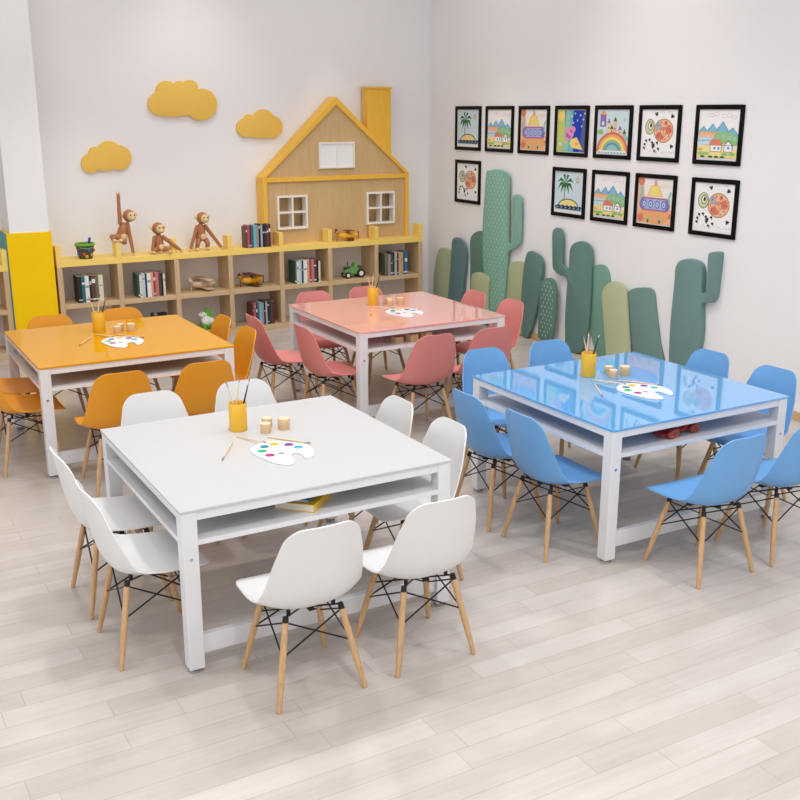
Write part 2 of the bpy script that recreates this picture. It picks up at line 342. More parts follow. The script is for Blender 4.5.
# ------------------------------------------------------------------ chairs
def shell_mesh(name, material):
    # side profile, seat front -> top of the back : (y, z, half width, side lift)
    prof = [(.240, .388, .190, .004), (.226, .405, .206, .004), (.18, .413, .216, .008), (.10, .409, .224, .018), (.02, .400, .229, .032),
            (-.06, .395, .230, .050), (-.12, .402, .228, .066), (-.160, .424, .224, .074), (-.186, .465, .218, .072),
            (-.203, .52, .210, .064), (-.216, .58, .200, .054), (-.228, .64, .189, .044), (-.239, .70, .171, .035),
            (-.249, .75, .159, .028), (-.257, .79, .147, .022)]
    # resample
    def cr(p0, p1, p2, p3, t):
        return [0.5 * (2 * b_ + (c_ - a_) * t + (2 * a_ - 5 * b_ + 4 * c_ - d_) * t * t + (3 * b_ - a_ - 3 * c_ + d_) * t ** 3) for a_, b_, c_, d_ in zip(p0, p1, p2, p3)]
    pts = []
    for i in range(len(prof) - 1):
        p0 = prof[max(i - 1, 0)]; p1 = prof[i]; p2 = prof[i + 1]; p3 = prof[min(i + 2, len(prof) - 1)]
        for q in range(3): pts.append(cr(p0, p1, p2, p3, q / 3))
    pts.append(prof[-1])
    # arc length
    L = [0]
    for i in range(1, len(pts)): L.append(L[-1] + math.hypot(pts[i][0] - pts[i - 1][0], pts[i][1] - pts[i - 1][1]))
    T = L[-1]
    def at(s):
        s = min(max(s, 0), T)
        for i in range(1, len(L)):
            if L[i] >= s - 1e-9:
                f = (s - L[i - 1]) / max(L[i] - L[i - 1], 1e-9)
                return [pts[i - 1][k] * (1 - f) + pts[i][k] * f for k in range(4)], (pts[i][0] - pts[i - 1][0], pts[i][1] - pts[i - 1][1])
    NS, NT = 23, 42
    ra, rb = .095, .08
    b = MB(); grid = []
    for j in range(NT + 1):
        u = j / NT
        row = []
        for i in range(NS):
            s_ = math.sin(PI / 2 * (-1 + 2 * i / (NS - 1)))
            # rounded corners: the ends of the strip pull in towards the sides
            e = abs(s_)
            wmid = .2
            d = max(0, e * wmid - (wmid - ra)) / ra
            cut0 = ra * .95 * (1 - math.sqrt(max(0, 1 - d * d)))
            d = max(0, e * wmid * .9 - (wmid * .9 - rb)) / rb
            cut1 = rb * .9 * (1 - math.sqrt(max(0, 1 - d * d)))
            s = cut0 + (T - cut0 - cut1) * u
            (y, z, w, lift), (ty, tz) = at(s)
            l = math.hypot(ty, tz); ny, nz = -tz / l, ty / l      # normal, upwards / forwards
            if nz < 0 and abs(nz) > abs(ny): ny, nz = -ny, -nz
            if ny < 0 and y < -.1: ny, nz = -ny, -nz
            k = lift * e ** 2.6
            x = s_ * w * (1 - .0 * e)
            nd = -1 if False else 1
            row.append((x, y + abs(ny) * k, z + abs(nz) * k))
        grid.append(row)
    th = .007
    # underside offset by the local normals
    def nrm(j, i):
        a = Vector(grid[min(j + 1, NT)][i]) - Vector(grid[max(j - 1, 0)][i])
        c = Vector(grid[j][min(i + 1, NS - 1)]) - Vector(grid[j][max(i - 1, 0)])
        n = c.cross(a)
        if n.length < 1e-9: return Vector((0, 0, 1))
        n.normalize()
        return n
    vs = []; fs = []
    for j in range(NT + 1):
        for i in range(NS): vs.append(Vector(grid[j][i]))
    sgn = -1
    nn = nrm(10, 8); sgn = 1 if nn.z < 0 else -1
    for j in range(NT + 1):
        for i in range(NS): vs.append(Vector(grid[j][i]) + nrm(j, i) * th * sgn)
    o = (NT + 1) * NS
    for j in range(NT):
        for i in range(NS - 1):
            a = j * NS + i
            fs.append((a, a + 1, a + NS + 1, a + NS)); fs.append((o + a, o + a + NS, o + a + NS + 1, o + a + 1))
    rim = [i for i in range(NS)] + [j * NS + NS - 1 for j in range(1, NT + 1)] + [NT * NS + i for i in range(NS - 2, -1, -1)] + [j * NS for j in range(NT - 1, 0, -1)]
    for q in range(len(rim)):
        a = rim[q]; c = rim[(q + 1) % len(rim)]
        fs.append((a, o + a, o + c, c))
    b.add(vs, fs)
    ob = b.build(name, material, smooth=True)
    return ob

def make_chair(colour, material):
    root = empty('dining_chair', (0, 0, 0), 0)
    sh = shell_mesh('seat_shell', material); sh.parent = root
    corners = []
    for sx, sy in ((-1, 1), (1, 1), (1, -1), (-1, -1)):
        top = Vector((sx * .122, sy * .118 - .004, .37)); foot = Vector((sx * .194, sy * .194, 0))
        def at(z, foot=foot, top=top): return foot + (top - foot) * (z / .37)
        b = MB(); b.tube(at(.006), at(.15), .0105, .0145, 14); b.tube(at(.15), at(.352), .0145, .0135, 14); b.tube(at(0), at(.006), .0085, .0105, 14)
        lg = b.build('leg', 'beech', root, smooth=True)
        b = MB(); b.tube(at(.350), at(.376), .0135, .0115, 12)
        b.build('leg_cap', 'wire', lg, smooth=True)
        corners.append(at)
    b = MB(); r = .0038
    for i in range(4):
        A = corners[i]; B = corners[(i + 1) % 4]
        b.tube(A(.352), B(.215), r, r, 6); b.tube(A(.215), B(.352), r, r, 6)
    b.tube(corners[0](.29), corners[2](.372), r, r, 6); b.tube(corners[1](.29), corners[3](.372), r, r, 6)
    b.box(-.11, .11, -.012, .012, .366, .374); b.box(-.012, .012, -.11, .11, .366, .374)
    for sx in (-1, 1):
        for sy in (-1, 1): b.tube((sx * .10, sy * .10, .365), (sx * .10, sy * .10, .402), .009, .009, 8)
    b.build('wire_base', 'wire', root, smooth=True)
    return root

# table corners (front-left) and the colour of each group
TW, TD, TH = 1.3, 1.28, .75
TABLES = {'white': (-2.792, -3.463), 'yellow': (-2.810, -.696), 'pink': (-.553, -.749), 'blue': (-.534, -3.493)}
SIDE = {'front': 'near', 'back': 'far', 'left': 'left', 'right': 'right'}
# (side, along, out) : chair centre along the edge from the table's corner, and beyond the edge
SEATS = {
 'white': [('front', .41, .25), ('front', .955, .25), ('left', .385, .05), ('left', .913, .05), ('right', .395, .015), ('right', .885, -.005), ('back', .385, .18), ('back', .925, .17)],
 'yellow': [('front', .385, .27), ('front', .93, .265), ('left', .386, .05), ('left', .90, .05), ('right', .32, .0), ('right', .83, .0), ('back', .375, .02), ('back', .93, .04)],
 'pink': [('front', .36, .25), ('front', .86, .25), ('left', .285, .10), ('left', .82, .275), ('right', .34, .09), ('right', .85, .06), ('back', .345, .03), ('back', .865, .04)],
 'blue': [('front', .42, .25), ('front', .95, .25), ('left', .38, .058), ('left', .87, .085), ('right', .37, .10), ('right', .895, .095), ('back', .365, .19), ('back', .895, .175)],
}
CN = {'white': 'white', 'yellow': 'orange-yellow', 'pink': 'salmon pink', 'blue': 'sky blue'}
def chair_label(col, side, idx):
    c = CN[col]
    if side == 'front': return '%s chair seen from behind at near edge of %s table, %s of two' % (c, col, ['left', 'right'][idx])
    if side == 'back': return '%s chair facing camera beyond far edge of %s table, %s of two' % (c, col, ['left', 'right'][idx])
    return '%s chair at %s edge of %s table, %s the camera' % (c, side, col, ['nearer', 'farther from'][idx])
for col, (tx, ty) in TABLES.items():
    proto = None; cnt = {}
    for side, al, out in SEATS[col]:
        if proto is None: proto = make_chair(col, col + '_shell'); o = proto
        else: o = copy_tree(proto)
        i = cnt.get(side, 0); cnt[side] = i + 1
        if side == 'front': p = (tx + al, ty - out); rz = 0
        elif side == 'back': p = (tx + al, ty + TD + out); rz = PI
        elif side == 'left': p = (tx - out, ty + al); rz = -PI / 2
        else: p = (tx + TW + out, ty + al); rz = PI / 2
        o.location = (p[0], p[1], 0); o.rotation_euler = (0, 0, rz)
        tag(o, chair_label(col, side, i), 'chair', '%s chairs around the %s table' % (CN[col], col))

# ------------------------------------------------------------------ tables
LABT = {'white': 'square white table with a lower shelf, white top, in the foreground',
        'yellow': 'square table with glossy orange-yellow top and white legs, beside the yellow pillar',
        'pink': 'square table with glossy salmon pink top and white legs, in front of the toy house',
        'blue': 'square table with glossy sky blue top and white legs, mirroring the framed drawings'}
for col, (tx, ty) in TABLES.items():
    root = empty('activity_table', (tx, ty, 0), 0, LABT[col], 'table', 'square classroom tables')
    L = .068
    b = MB(); b.box(-.004, TW + .004, -.004, TD + .004, .738, TH); b.build('tabletop', col + '_top', root, bevel=.002, seg=2)
    b = MB()
    b.box(L, TW - L, .004, .034, .698, .738); b.box(L, TW - L, TD - .034, TD - .004, .698, .738)
    b.box(.004, .034, L, TD - L, .698, .738); b.box(TW - .034, TW - .004, L, TD - L, .698, .738)
    b.build('apron', 'white_metal', root, bevel=.002)
    b = MB(); b.box(.003, TW - .003, .003, TD - .003, .588, .611)
    # notches for the legs are hidden inside the legs
    b.build('lower_shelf', 'white_board', root, bevel=.002)
    for yy in (.018,):
        b = MB(); b.box(L, TW - L, yy, yy + .032, .082, .168); b.build('stretcher', 'white_metal', root, bevel=.003)
    for ax in (0, TW - L):
        for ay in (0, TD - L):
            b = MB(); b.box(ax, ax + L, ay, ay + L, .022, .738)
            lg = b.build('leg', 'white_metal', root, bevel=.004)
            b = MB(); b.lathe([(0, 0), (.027, 0), (.031, .006), (.031, .012), (.024, .016), (.012, .017), (.012, .024), (0, .024)], 20, 0, (ax + L / 2, ay + L / 2, 0))
            b.build('foot_glide', 'chrome', lg, smooth=True)
            b = MB(); yb = ay - .002 if ay == 0 else ay + L + .002
            b.tube((ax + L / 2, min(yb, ay + .01), .53), (ax + L / 2, max(yb, ay + L - .01), .53), .008, .008, 12)
            b.build('bolt', 'chrome', lg, smooth=True)

# ------------------------------------------------------------------ things on the tables
def make_brush(dark=False, length=.26):
    b = MB()
    b.tube((0, 0, 0), (0, 0, length * .55), .0032, .0048, 8, 0); b.tube((0, 0, length * .55), (0, 0, length * .86), .0048, .003, 8, 0)
    b.tube((0, 0, length * .86), (0, 0, length * .93), .0034, .0034, 8, 1)
    b.tube((0, 0, length * .93), (0, 0, length), .0042, .0008, 8, 2)
    o = b.build('paintbrush', ['brush_dark' if dark else 'brush_wood', 'chrome', 'bristle'], smooth=True)
    return o
PAL = [(0.533, 0.572), (0.57, 0.62), (0.617, 0.65), (0.668, 0.652), (0.717, 0.621), (0.75, 0.589), (0.785, 0.544), (0.802, 0.489), (0.792, 0.419), (0.756, 0.352), (0.727, 0.335), (0.716, 0.352), (0.722, 0.395), (0.712, 0.43), (0.69, 0.433), (0.668, 0.395), (0.656, 0.337), (0.629, 0.297), (0.598, 0.306), (0.559, 0.356), (0.536, 0.448), (0.526, 0.511)]
BLOBS = [('gold', .665, .597), ('teal', .608, .584), ('green', .573, .529), ('magenta', .583, .456), ('purple', .724, .557), ('cyan', .748, .498)]
br_pale = br_dark = pot0 = None
for col, (tx, ty) in TABLES.items():
    on = 'on the %s table' % col
    # pot
    b = MB(); cx, cy = tx + .607, ty + .925
    b.lathe([(0, 0), (.043, 0), (.046, .004), (.046, .143), (.0445, .146), (.0425, .143), (.0425, .008)], 32, 0)
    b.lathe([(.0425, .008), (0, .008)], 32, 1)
    pot = b.build('brush_pot', ['cup', 'cup_in'], smooth=True, loc=(cx, cy, TH))
    tag(pot, 'round yellow pot holding paintbrushes %s' % on, 'pot', 'yellow brush pots')
    for k, (bs, tp, dk) in enumerate([((.010, -.018), (-.028, -.013), 0), ((-.020, .008), (.012, .033), 0), ((.002, .012), (.036, -.004), 1)]):
        base = Vector((bs[0], bs[1], .010)); d = (Vector((tp[0], tp[1], .15)) - base).normalized()
        if dk: br = make_brush(True, .27) if br_dark is None else br_dark.copy()
        else: br = make_brush(False, .27) if br_pale is None else br_pale.copy()
        if dk and br_dark is None: br_dark = br
        elif not dk and br_pale is None: br_pale = br
        if br.name not in C.objects: C.objects.link(br)
        br.rotation_euler = Vector((0, 0, 1)).rotation_difference(d).to_euler()
        br.location = Vector((cx, cy, TH)) + base
        tag(br, ['pale paintbrush leaning left out of the yellow pot %s', 'pale paintbrush leaning right out of the yellow pot %s', 'dark paintbrush leaning right out of the yellow pot %s'][k] % on, 'paintbrush', 'brushes standing in the pots')
    # wooden pots
    for k, (px, py, r, h) in enumerate([(.757, .908, .027, .046), (.711, .815, .027, .050), (.817, .83, .031, .056)]):
        b = MB(); b.lathe([(0, 0), (r * .94, 0), (r, .004), (r, h * .74), (r * .97, h * .76), (r, h * .78), (r, h - .004), (r * .95, h)], 24, 0)
        b.lathe([(r * .95, h), (0, h + .001)], 24, 1)
        o = b.build('wooden_jar', ['block_wood', 'block_top'], smooth=True, loc=(tx + px, ty + py, TH))
        tag(o, ['small lidded wooden jar %s, hindmost of the three', 'small lidded wooden jar %s, nearest to the yellow pot and the camera', 'slightly larger lidded wooden jar %s, rightmost of the three'][k] % on, 'jar', 'small wooden paint jars')
    # palette
    root = empty('paint_palette', (tx, ty, TH), 0, 'white kidney-shaped paint palette with colour blobs %s' % on, 'palette', 'white paint palettes')
    b = MB(); out = smooth_closed(PAL, 4); b.prism(out, lambda a, c, t: (a, c, t), .001, .008)
    pl = b.build('palette_board', 'palette', root, bevel=.0015, seg=1)
    b = MB(); b.lathe([(.0, .0085), (.015, .0085), (.017, .0081)], 20, 0, (.64, .453, 0)); b.build('thumb_well', 'p_grey', root)
    for nm, px, py in BLOBS:
        b = MB(); rr = .024; n = 20
        prof = [(rr * math.sin(a), .0075 + .004 * math.cos(a)) for a in [PI / 2 * q / 4 for q in range(5)]]
        b.lathe(prof[::-1], n, 0, (px, py, 0)); o = b.build('paint_blob', 'p_' + nm, root, smooth=True); o['label'] = nm + ' paint blob'
    for k, ((ax, ay), (ex, ey)) in enumerate([((.556, .817), (.631, .605)), ((.684, .729), (.83, .53)), ((.503, .736), (.363, .504))]):
        br = br_pale.copy(); C.objects.link(br)
        a = Vector((tx + ax, ty + ay, TH + .0055)); e = Vector((tx + ex, ty + ey, TH + .0055))
        if k == 0: e.z = TH + .018
        if k == 1: e.z = TH + .0055
        d = (e - a)
        br.rotation_euler = Vector((0, 0, 1)).rotation_difference(d.normalized()).to_euler(); br.location = a
        br.scale = (1, 1, d.length / .27)
        tag(br, ['pale paintbrush lying with its tip on the palette %s', 'pale paintbrush lying between the wooden jars and the palette %s', 'pale paintbrush lying alone left of the palette %s'][k] % on, 'paintbrush', 'brushes lying on the tables')

# ------------------------------------------------------------------ bookcases
SY, ZT = 2.95, .905
def bookcase(x_first, n, pitch, label, right_extra=0):
    root = empty('bookcase', (x_first, SY, 0), 0, label, 'bookcase', 'low cube bookcases along the back wall')
    t = .05; D = WY - SY
    W = n * pitch + t
    b = MB(); b.box(0, W, 0, D, .845, ZT); b.build('top_board', 'yellow_board', root, bevel=.003)
    b = MB(); b.box(0, W, .004, D, .0, .065); b.build('bottom_board', 'oak_h', root, bevel=.002)
    b = MB(); b.box(t, W - t, D - .03, D, .065, .845); b.build('back_panel', 'back_grey', root)
    for i in range(n + 1):
        b = MB(); b.box(i * pitch, i * pitch + t, .001, D, .065, .845)
        b.build('divider', 'oak', root, bevel=.002)
        b = MB(); b.box(i * pitch, i * pitch + t, .06 if (i == 2 and n > 2) else -.001, .145, ZT, ZT + .145)
        b.build('top_divider', 'yellow_board', root, bevel=.003)
        if i < n:
            b = MB(); b.box(i * pitch + t, (i + 1) * pitch, .003, D - .03, .43, .479); b.build('shelf', 'oak_h', root, bevel=.002)
    return root
PX = .5835; X0 = -1.93
bookcase(X0, 7, PX, 'long low two-row oak cube bookcase with yellow top, under the toy house')
bookcase(-2.375 - 2 * PX - .05, 2, PX, 'oak cube bookcase with yellow top, cut off left of the yellow pillar')

# ------------------------------------------------------------------ house front standing on the bookcase
hx = 1.19; HY = 3.10
root = empty('wooden_house_front', (0, 0, 0), 0, 'big wooden toy house front with yellow gable trim standing on the bookcase', 'wall decoration')
def xz(a, c, t): return (a, t, c)
XL, XR, ZE, ZA = .305, 2.105, 1.625, 2.46
f = .045
# lower panel with two real window openings
WIN = [(.46, .82), (1.555, 1.92)]; WZ0, WZ1 = 1.063, 1.425
b = MB(); y0, y1 = 3.125, 3.14
b.box(XL + f, XR - f, y0, y1, ZT, WZ0); b.box(XL + f, XR - f, y0, y1, WZ1, 1.575)
b.box(XL + f, WIN[0][0], y0, y1, WZ0, WZ1); b.box(WIN[0][1], WIN[1][0], y0, y1, WZ0, WZ1); b.box(WIN[1][1], XR - f, y0, y1, WZ0, WZ1)
b.build('lower_panel', 'oak_panel', root)
sl = (ZA - ZE) / (hx - XL)
b = MB(); b.prism([(XL + f, 1.61), (XR - f, 1.61), (XR - f, ZE + .0), (hx, ZA - .085), (XL + f, ZE + .0)], xz, y0, y1); b.build('gable_panel', 'oak_panel', root)
b = MB(); b.box(XL + f, XR - f, 3.255, 3.27, ZT, 1.575); b.build('rear_board', 'oak_panel', root)
b = MB(); b.box(XL + f, XR - f, HY, 3.30, 1.572, 1.618); b.build('floor_beam', 'yellow_frame', root, bevel=.002)
for x0_, x1_ in ((XL, XL + f), (XR - f, XR)):
    b = MB(); b.box(x0_, x1_, HY, 3.30, ZT + .001, ZE - .02); b.build('side_post', 'yellow_frame', root, bevel=.002)
tv = .085
for s_ in (-1, 1):
    e = XL if s_ < 0 else XR; e2 = XL + f if s_ < 0 else XR - f
    b = MB(); b.prism([(e, ZE), (hx, ZA), (hx, ZA - tv), (e2, ZE - .0), (e2, ZE - .02), (e, ZE - .02)], xz, HY - .001, 3.30)
    b.build('roof_board', 'yellow_frame', root, bevel=.002)
def window(x0_, x1_, z0, z1, ya, yb, cross_h, bar=.022):
    b = MB()
    b.box(x0_, x0_ + bar, ya, yb, z0, z1); b.box(x1_ - bar, x1_, ya, yb, z0, z1)
    b.box(x0_ + bar, x1_ - bar, ya, yb, z0, z0 + bar); b.box(x0_ + bar, x1_ - bar, ya, yb, z1 - bar, z1)
    mx = (x0_ + x1_) / 2; mz = (z0 + z1) / 2; h = bar * .42
    b.box(mx - h, mx + h, ya, yb, z0 + bar, z1 - bar)
    if cross_h: b.box(x0_ + bar, mx - h, ya, yb, mz - h, mz + h); b.box(mx + h, x1_ - bar, ya, yb, mz - h, mz + h)
    return b.build('house_window', 'window_white', root, bevel=.0015)
for a_, c_ in WIN: window(a_, c_, WZ0, WZ1, 3.095, 3.20, True)
w_ = window(.972, 1.408, 1.70, 1.98, 3.095, 3.125, False, .02)
b = MB(); b.box(.985, 1.395, 3.108, 3.12, 1.71, 1.97); b.build('window_pane', 'pane_white', w_)
b = MB(); b.prism([(1.602, 2.04), (1.602, 2.545), (1.905, 2.545), (1.905, 1.80)], xz, 3.16, 3.28)
ch = b.build('chimney', 'yellow_frame', root, bevel=.002)
b = MB(); b.box(1.59, 1.917, 3.145, 3.285, 2.545, 2.568); b.build('chimney_cap', 'yellow_frame', ch, bevel=.002)

# ------------------------------------------------------------------ clouds
CLAB = ['largest yellow cloud cut-out on the back wall, highest of the three', 'yellow cloud cut-out on the back wall, lowest and leftmost, beside the pillar', 'yellow cloud cut-out on the back wall, nearest to the toy house roof']
for P, lb in zip(CLOUDS, CLAB):
    b = MB(); b.prism(P, xz, 3.272, WY + .002)
    tag(b.build('cloud_cutout', 'cloud', bevel=.004, smooth=True), lb, 'wall decoration', 'yellow cloud cut-outs')

# ------------------------------------------------------------------ cactus boards on the right wall
def cact_mat(name, c):
    g = sum(c) / 3; c = tuple(v * .86 + g * .14 + 3 for v in c)
    return mat(name, c, 0.6, noise=0.05, nscale=3)
CM = {'olive_left': (164, 178, 136), 'slate_left': (84, 122, 126), 'dark_behind': (86, 130, 118), 'big': (122, 178, 158), 'small_olive': (176, 186, 142),
      'olive_mid': (174, 184, 140), 'dark_mid': (88, 128, 122), 'dotted': (88, 130, 120), 'big_dark': (90, 132, 126), 'green': (108, 160, 138),
      'beige': (184, 192, 148), 'grey': (106, 142, 138), 'teal': (104, 142, 140)}
CLB = {'olive_left': 'rounded olive green cactus board nearest to the room corner', 'slate_left': 'slate green rounded cactus board second from the room corner',
 'dark_behind': 'dark green rounded cactus board half hidden behind the tall dotted cactus', 'big': 'tallest mint green dotted cactus board with one raised arm',
 'small_olive': 'short olive cactus board in front of the tall dotted cactus', 'olive_mid': 'light olive cactus board just right of the tall dotted cactus',
 'dark_mid': 'dark green cactus board between the olive one and the small dotted one', 'dotted': 'small dark green cactus board with white stitch marks',
 'big_dark': 'large dark green cactus board with one arm raised on its left', 'green': 'medium green cactus board behind the dark cactus with left arm',
 'beige': 'pale beige-olive cactus board in the right group', 'grey': 'grey-green cactus board leaning left, second from the right end', 'teal': 'grey-teal cactus board at the right end with an arm raised right'}
def yz(a, c, t): return (t, a, c)
LAY = [(WX - .03, WX - .001), (WX - .06, WX - .032), (WX - .06, WX - .032), (WX - .088, WX - .062)]
mstitch = mat('pale_stitch', (176, 214, 192), 0.7)
for k, (layer, P) in CACTI.items():
    if k in ('big', 'dark_mid', 'big_dark', 'teal', 'slate_left', 'beige'): pass
    b = MB(); xf, xb = LAY[layer]
    if k == 'teal': xb = WX - .0005
    O = smooth_closed(P, 3)
    O = [(a, max(c, .003)) for a, c in O]
    b.prism(O, yz, xf, xb)
    o = b.build('cactus_board', cact_mat('cactus_' + k, CM[k]), bevel=.007, smooth=True, seg=2)
    tag(o, CLB[k], 'wall decoration', 'cactus boards along the right wall')
    if k in ('big', 'dotted'):
        s = MB()
        def inside(y, z):
            c = False; n = len(O)
            for i in range(n):
                (y1_, z1_), (y2_, z2_) = O[i], O[(i + 1) % n]
                if (z1_ > z) != (z2_ > z) and y < (y2_ - y1_) * (z - z1_) / (z2_ - z1_) + y1_: c = not c
            return c
        st = .065 if k == 'big' else .055; zz = .06; r_ = 0
        ymin = min(p[0] for p in O); ymax = max(p[0] for p in O)
        if k == 'big': ymin = 1.60
        while zz < max(p[1] for p in O):
            y = ymin + (st / 2 if r_ % 2 else 0)
            while y < ymax:
                if all(inside(y + a, zz + c) for a, c in ((-.03, -.03), (.03, -.03), (-.03, .03), (.03, .03), (0, .04))):
                    s.box(xf - .0015, xf + .001, y - .004, y + .004, zz - .013, zz + .013)
                y += st
            zz += .042; r_ += 1
        s.build('stitch_marks', mstitch, o)

# ------------------------------------------------------------------ framed drawings
class Art:
    """flat shapes on a sheet; u runs left to right 0..1, v bottom to top 0..1"""
    def __init__(s, W, H): s.mb = MB(); s.mats = []; s.W = W; s.H = H; s.lv = []
    def mi(s, name):
        if name not in s.mats: s.mats.append(name)
        return s.mats.index(name)
    def poly(s, name, pts):
        bb = (min(p[0] for p in pts), max(p[0] for p in pts), min(p[1] for p in pts), max(p[1] for p in pts))
        lv = 1 + max([l for l, q in s.lv if q[0] < bb[1] and q[1] > bb[0] and q[2] < bb[3] and q[3] > bb[2]], default=0)
        s.lv.append((lv, bb)); d = -.00025 * lv
        s.mb.add([(d, -(u - .5) * s.W, (v - .5) * s.H) for u, v in pts], [tuple(range(len(pts)))], s.mi(name))
    def rect(s, name, u0, v0, u1, v1): s.poly(name, [(u0, v0), (u1, v0), (u1, v1), (u0, v1)])
    def disc(s, name, u, v, ru, rv=None, n=20, a0=0, a1=2 * PI):
        rv = ru if rv is None else rv
        m = n if a1 - a0 > 6.2 else n + 1
        s.poly(name, [(u + ru * math.cos(a0 + (a1 - a0) * i / n), v + rv * math.sin(a0 + (a1 - a0) * i / n)) for i in range(m)])
    def ring(s, name, inner, u, v, ru, rv, w): s.disc(name, u, v, ru, rv); s.disc(inner, u, v, ru - w, rv - w)
    def line(s, name, pts, w=.01):
        for (a, b_), (c, d) in zip(pts, pts[1:]):
            L = math.hypot(c - a, d - b_) or 1e-6; nx, ny = -(d - b_) / L * w / 2, (c - a) / L * w / 2
            s.poly(name, [(a + nx, b_ + ny), (a - nx, b_ - ny), (c - nx, d - ny), (c + nx, d + ny)])
    def done(s, parent=None):
        return s.mb.build('drawing', ['d_' + m for m in s.mats], parent)
def art_palm(a):
    a.rect('skyp', 0, 0, 1, 1); a.rect('white', 0, 0, 1, .06)
    a.disc('outline', .5, .16, .36, .19, a0=0, a1=PI); a.disc('sand', .5, .16, .33, .165, a0=0, a1=PI)
    for i in range(12): a.disc('sea', .08 + i * .077, .13 + .02 * (i % 2), .055, .035)
    a.rect('sea', .06, .08, .94, .14); 
    for i in range(6): a.line('skyp', [(.08 + i * .15, .10), (.15 + i * .15, .14)], .012)
    a.line('trunk', [(.34, .28), (.36, .5), (.38, .72)], .03)
    for ang, l in ((170, .30), (205, .30), (235, .28), (10, .30), (-30, .32), (-60, .26), (60, .26), (110, .26), (265, .2)):
        t = R(ang); mx, my = .38 + l * .6 * math.cos(t), .74 + l * .6 * math.sin(t) + .05; ex, ey = .38 + l * math.cos(t), .74 + l * math.sin(t) - .05
        nx, ny = -math.sin(t) * .04, math.cos(t) * .04
        a.poly('tree', [(.38, .74), (mx + nx, my + ny), (ex, ey), (mx - nx, my - ny)])
    a.disc('outline', .8, .82, .055); a.disc('sand', .8, .82, .043)
    for i in range(8): t = i * PI / 4 + .2; a.line('trunk', [(.8 + .07 * math.cos(t), .82 + .07 * math.sin(t)), (.8 + .1 * math.cos(t), .82 + .1 * math.sin(t))], .012)
def art_hills(a):
    a.rect('white', 0, 0, 1, 1)
    for u, v in ((.3, .9), (.42, .92), (.62, .88), (.74, .9), (.86, .86)): a.ring('pinkp', 'white', u, v, .07, .035, .006)
    for i, (u, w, h) in enumerate(((.12, .2, .17), (.35, .22, .22), (.6, .26, .26), (.85, .2, .14))):
        a.poly('hill_dk', [(u - w, .5), (u, .52 + h), (u + w, .46)]); a.poly('hill', [(u - w * .8, .5), (u + .01, .49 + h), (u + w * .8, .46)])
    a.poly('skyp', [(0, .34), (0, .56), (1, .48), (1, .34)])
    for u in (.08, .2, .32, .44): a.disc('orange', u, .51, .08, .06); a.disc('peach', u, .49, .07, .045)
    for u in (.1, .24): a.disc('hill', u, .36, .14, .045); a.disc('skyp', u, .34, .12, .04)
    for u, v, r in ((.52, .42, .13), (.65, .46, .12), (.8, .42, .13), (.93, .40, .1), (.42, .32, .1)): a.disc('grass', u, v, r, r); a.disc('seag', u, v + .02, r * .5, r * .4)
    a.poly('sand', [(0, .04), (0, .26), (.3, .30), (1, .22), (1, .04)])
    for u in (.1, .22, .7, .88): a.disc('grass', u, .12, .09, .035)
    for u in (.15, .5, .65, .35): a.disc('tree', u, .06, .06, .022)
    a.disc('orange', .08, .2, .06, .03)
    a.rect('outline', .33, .16, .62, .31); a.rect('white', .34, .17, .61, .30); a.poly('rust', [(.29, .29), (.36, .42), (.56, .42), (.64, .29)])
    a.rect('outline', .68, .16, .88, .30); a.rect('white', .69, .17, .87, .29); a.poly('outline', [(.66, .29), (.78, .41), (.9, .29)]); a.poly('wallp', [(.69, .30), (.78, .385), (.87, .30)])
    for u, v in ((.42, .21), (.52, .21), (.76, .22)): a.rect('blue', u, v, u + .05, v + .05)
def art_ship(a):
    a.rect('peach', 0, 0, 1, 1); a.poly('wallp', [(.15, 1), (1, 1), (1, .35), (.2, .5)]); a.disc('orange', .5, .2, .46, .2)
    a.disc('rust', .08, .94, .1, .1); a.disc('rust', .95, .2, .05); a.disc('rust', .1, .12, .1, .09); a.disc('red', .1, .12, .05, .045)
    a.poly('orange', [(.27, .62), (.38, .86), (.60, .86), (.72, .62)]); a.poly('yellow', [(.29, .63), (.40, .85), (.58, .85), (.70, .63)])
    a.rect('orange', .45, .86, .55, .93); a.disc('lilac', .5, .95, .035)
    for sgn, u in ((1, .18), (1, .82)): a.disc('rust', u, .44, .13, .155)
    a.rect('rust', .18, .285, .82, .595); a.rect('violet', .19, .30, .81, .58)
    for u in (.18, .82): a.disc('violet', u, .44, .115, .14)
    a.rect('lilac', .19, .325, .81, .555)
    for u in (.2, .39, .58, .77): a.disc('blue', u, .44, .075, .095); a.disc('skyp', u, .44, .04, .055); a.disc('navy', u, .44, .018, .03)
    for u in (.32, .66): a.line('tree', [(u, .03), (u + .02, .15)], .05); a.disc('seag', u + .02, .13, .035)
    a.line('seag', [(.06, .5), (.12, .72), (.09, .84)], .05); a.line('seag', [(.93, .45), (.9, .62), (.95, .74)], .05)
    for u in (.72, .86): a.ring('rust', 'wallp', u, .86, .07, .03, .006)
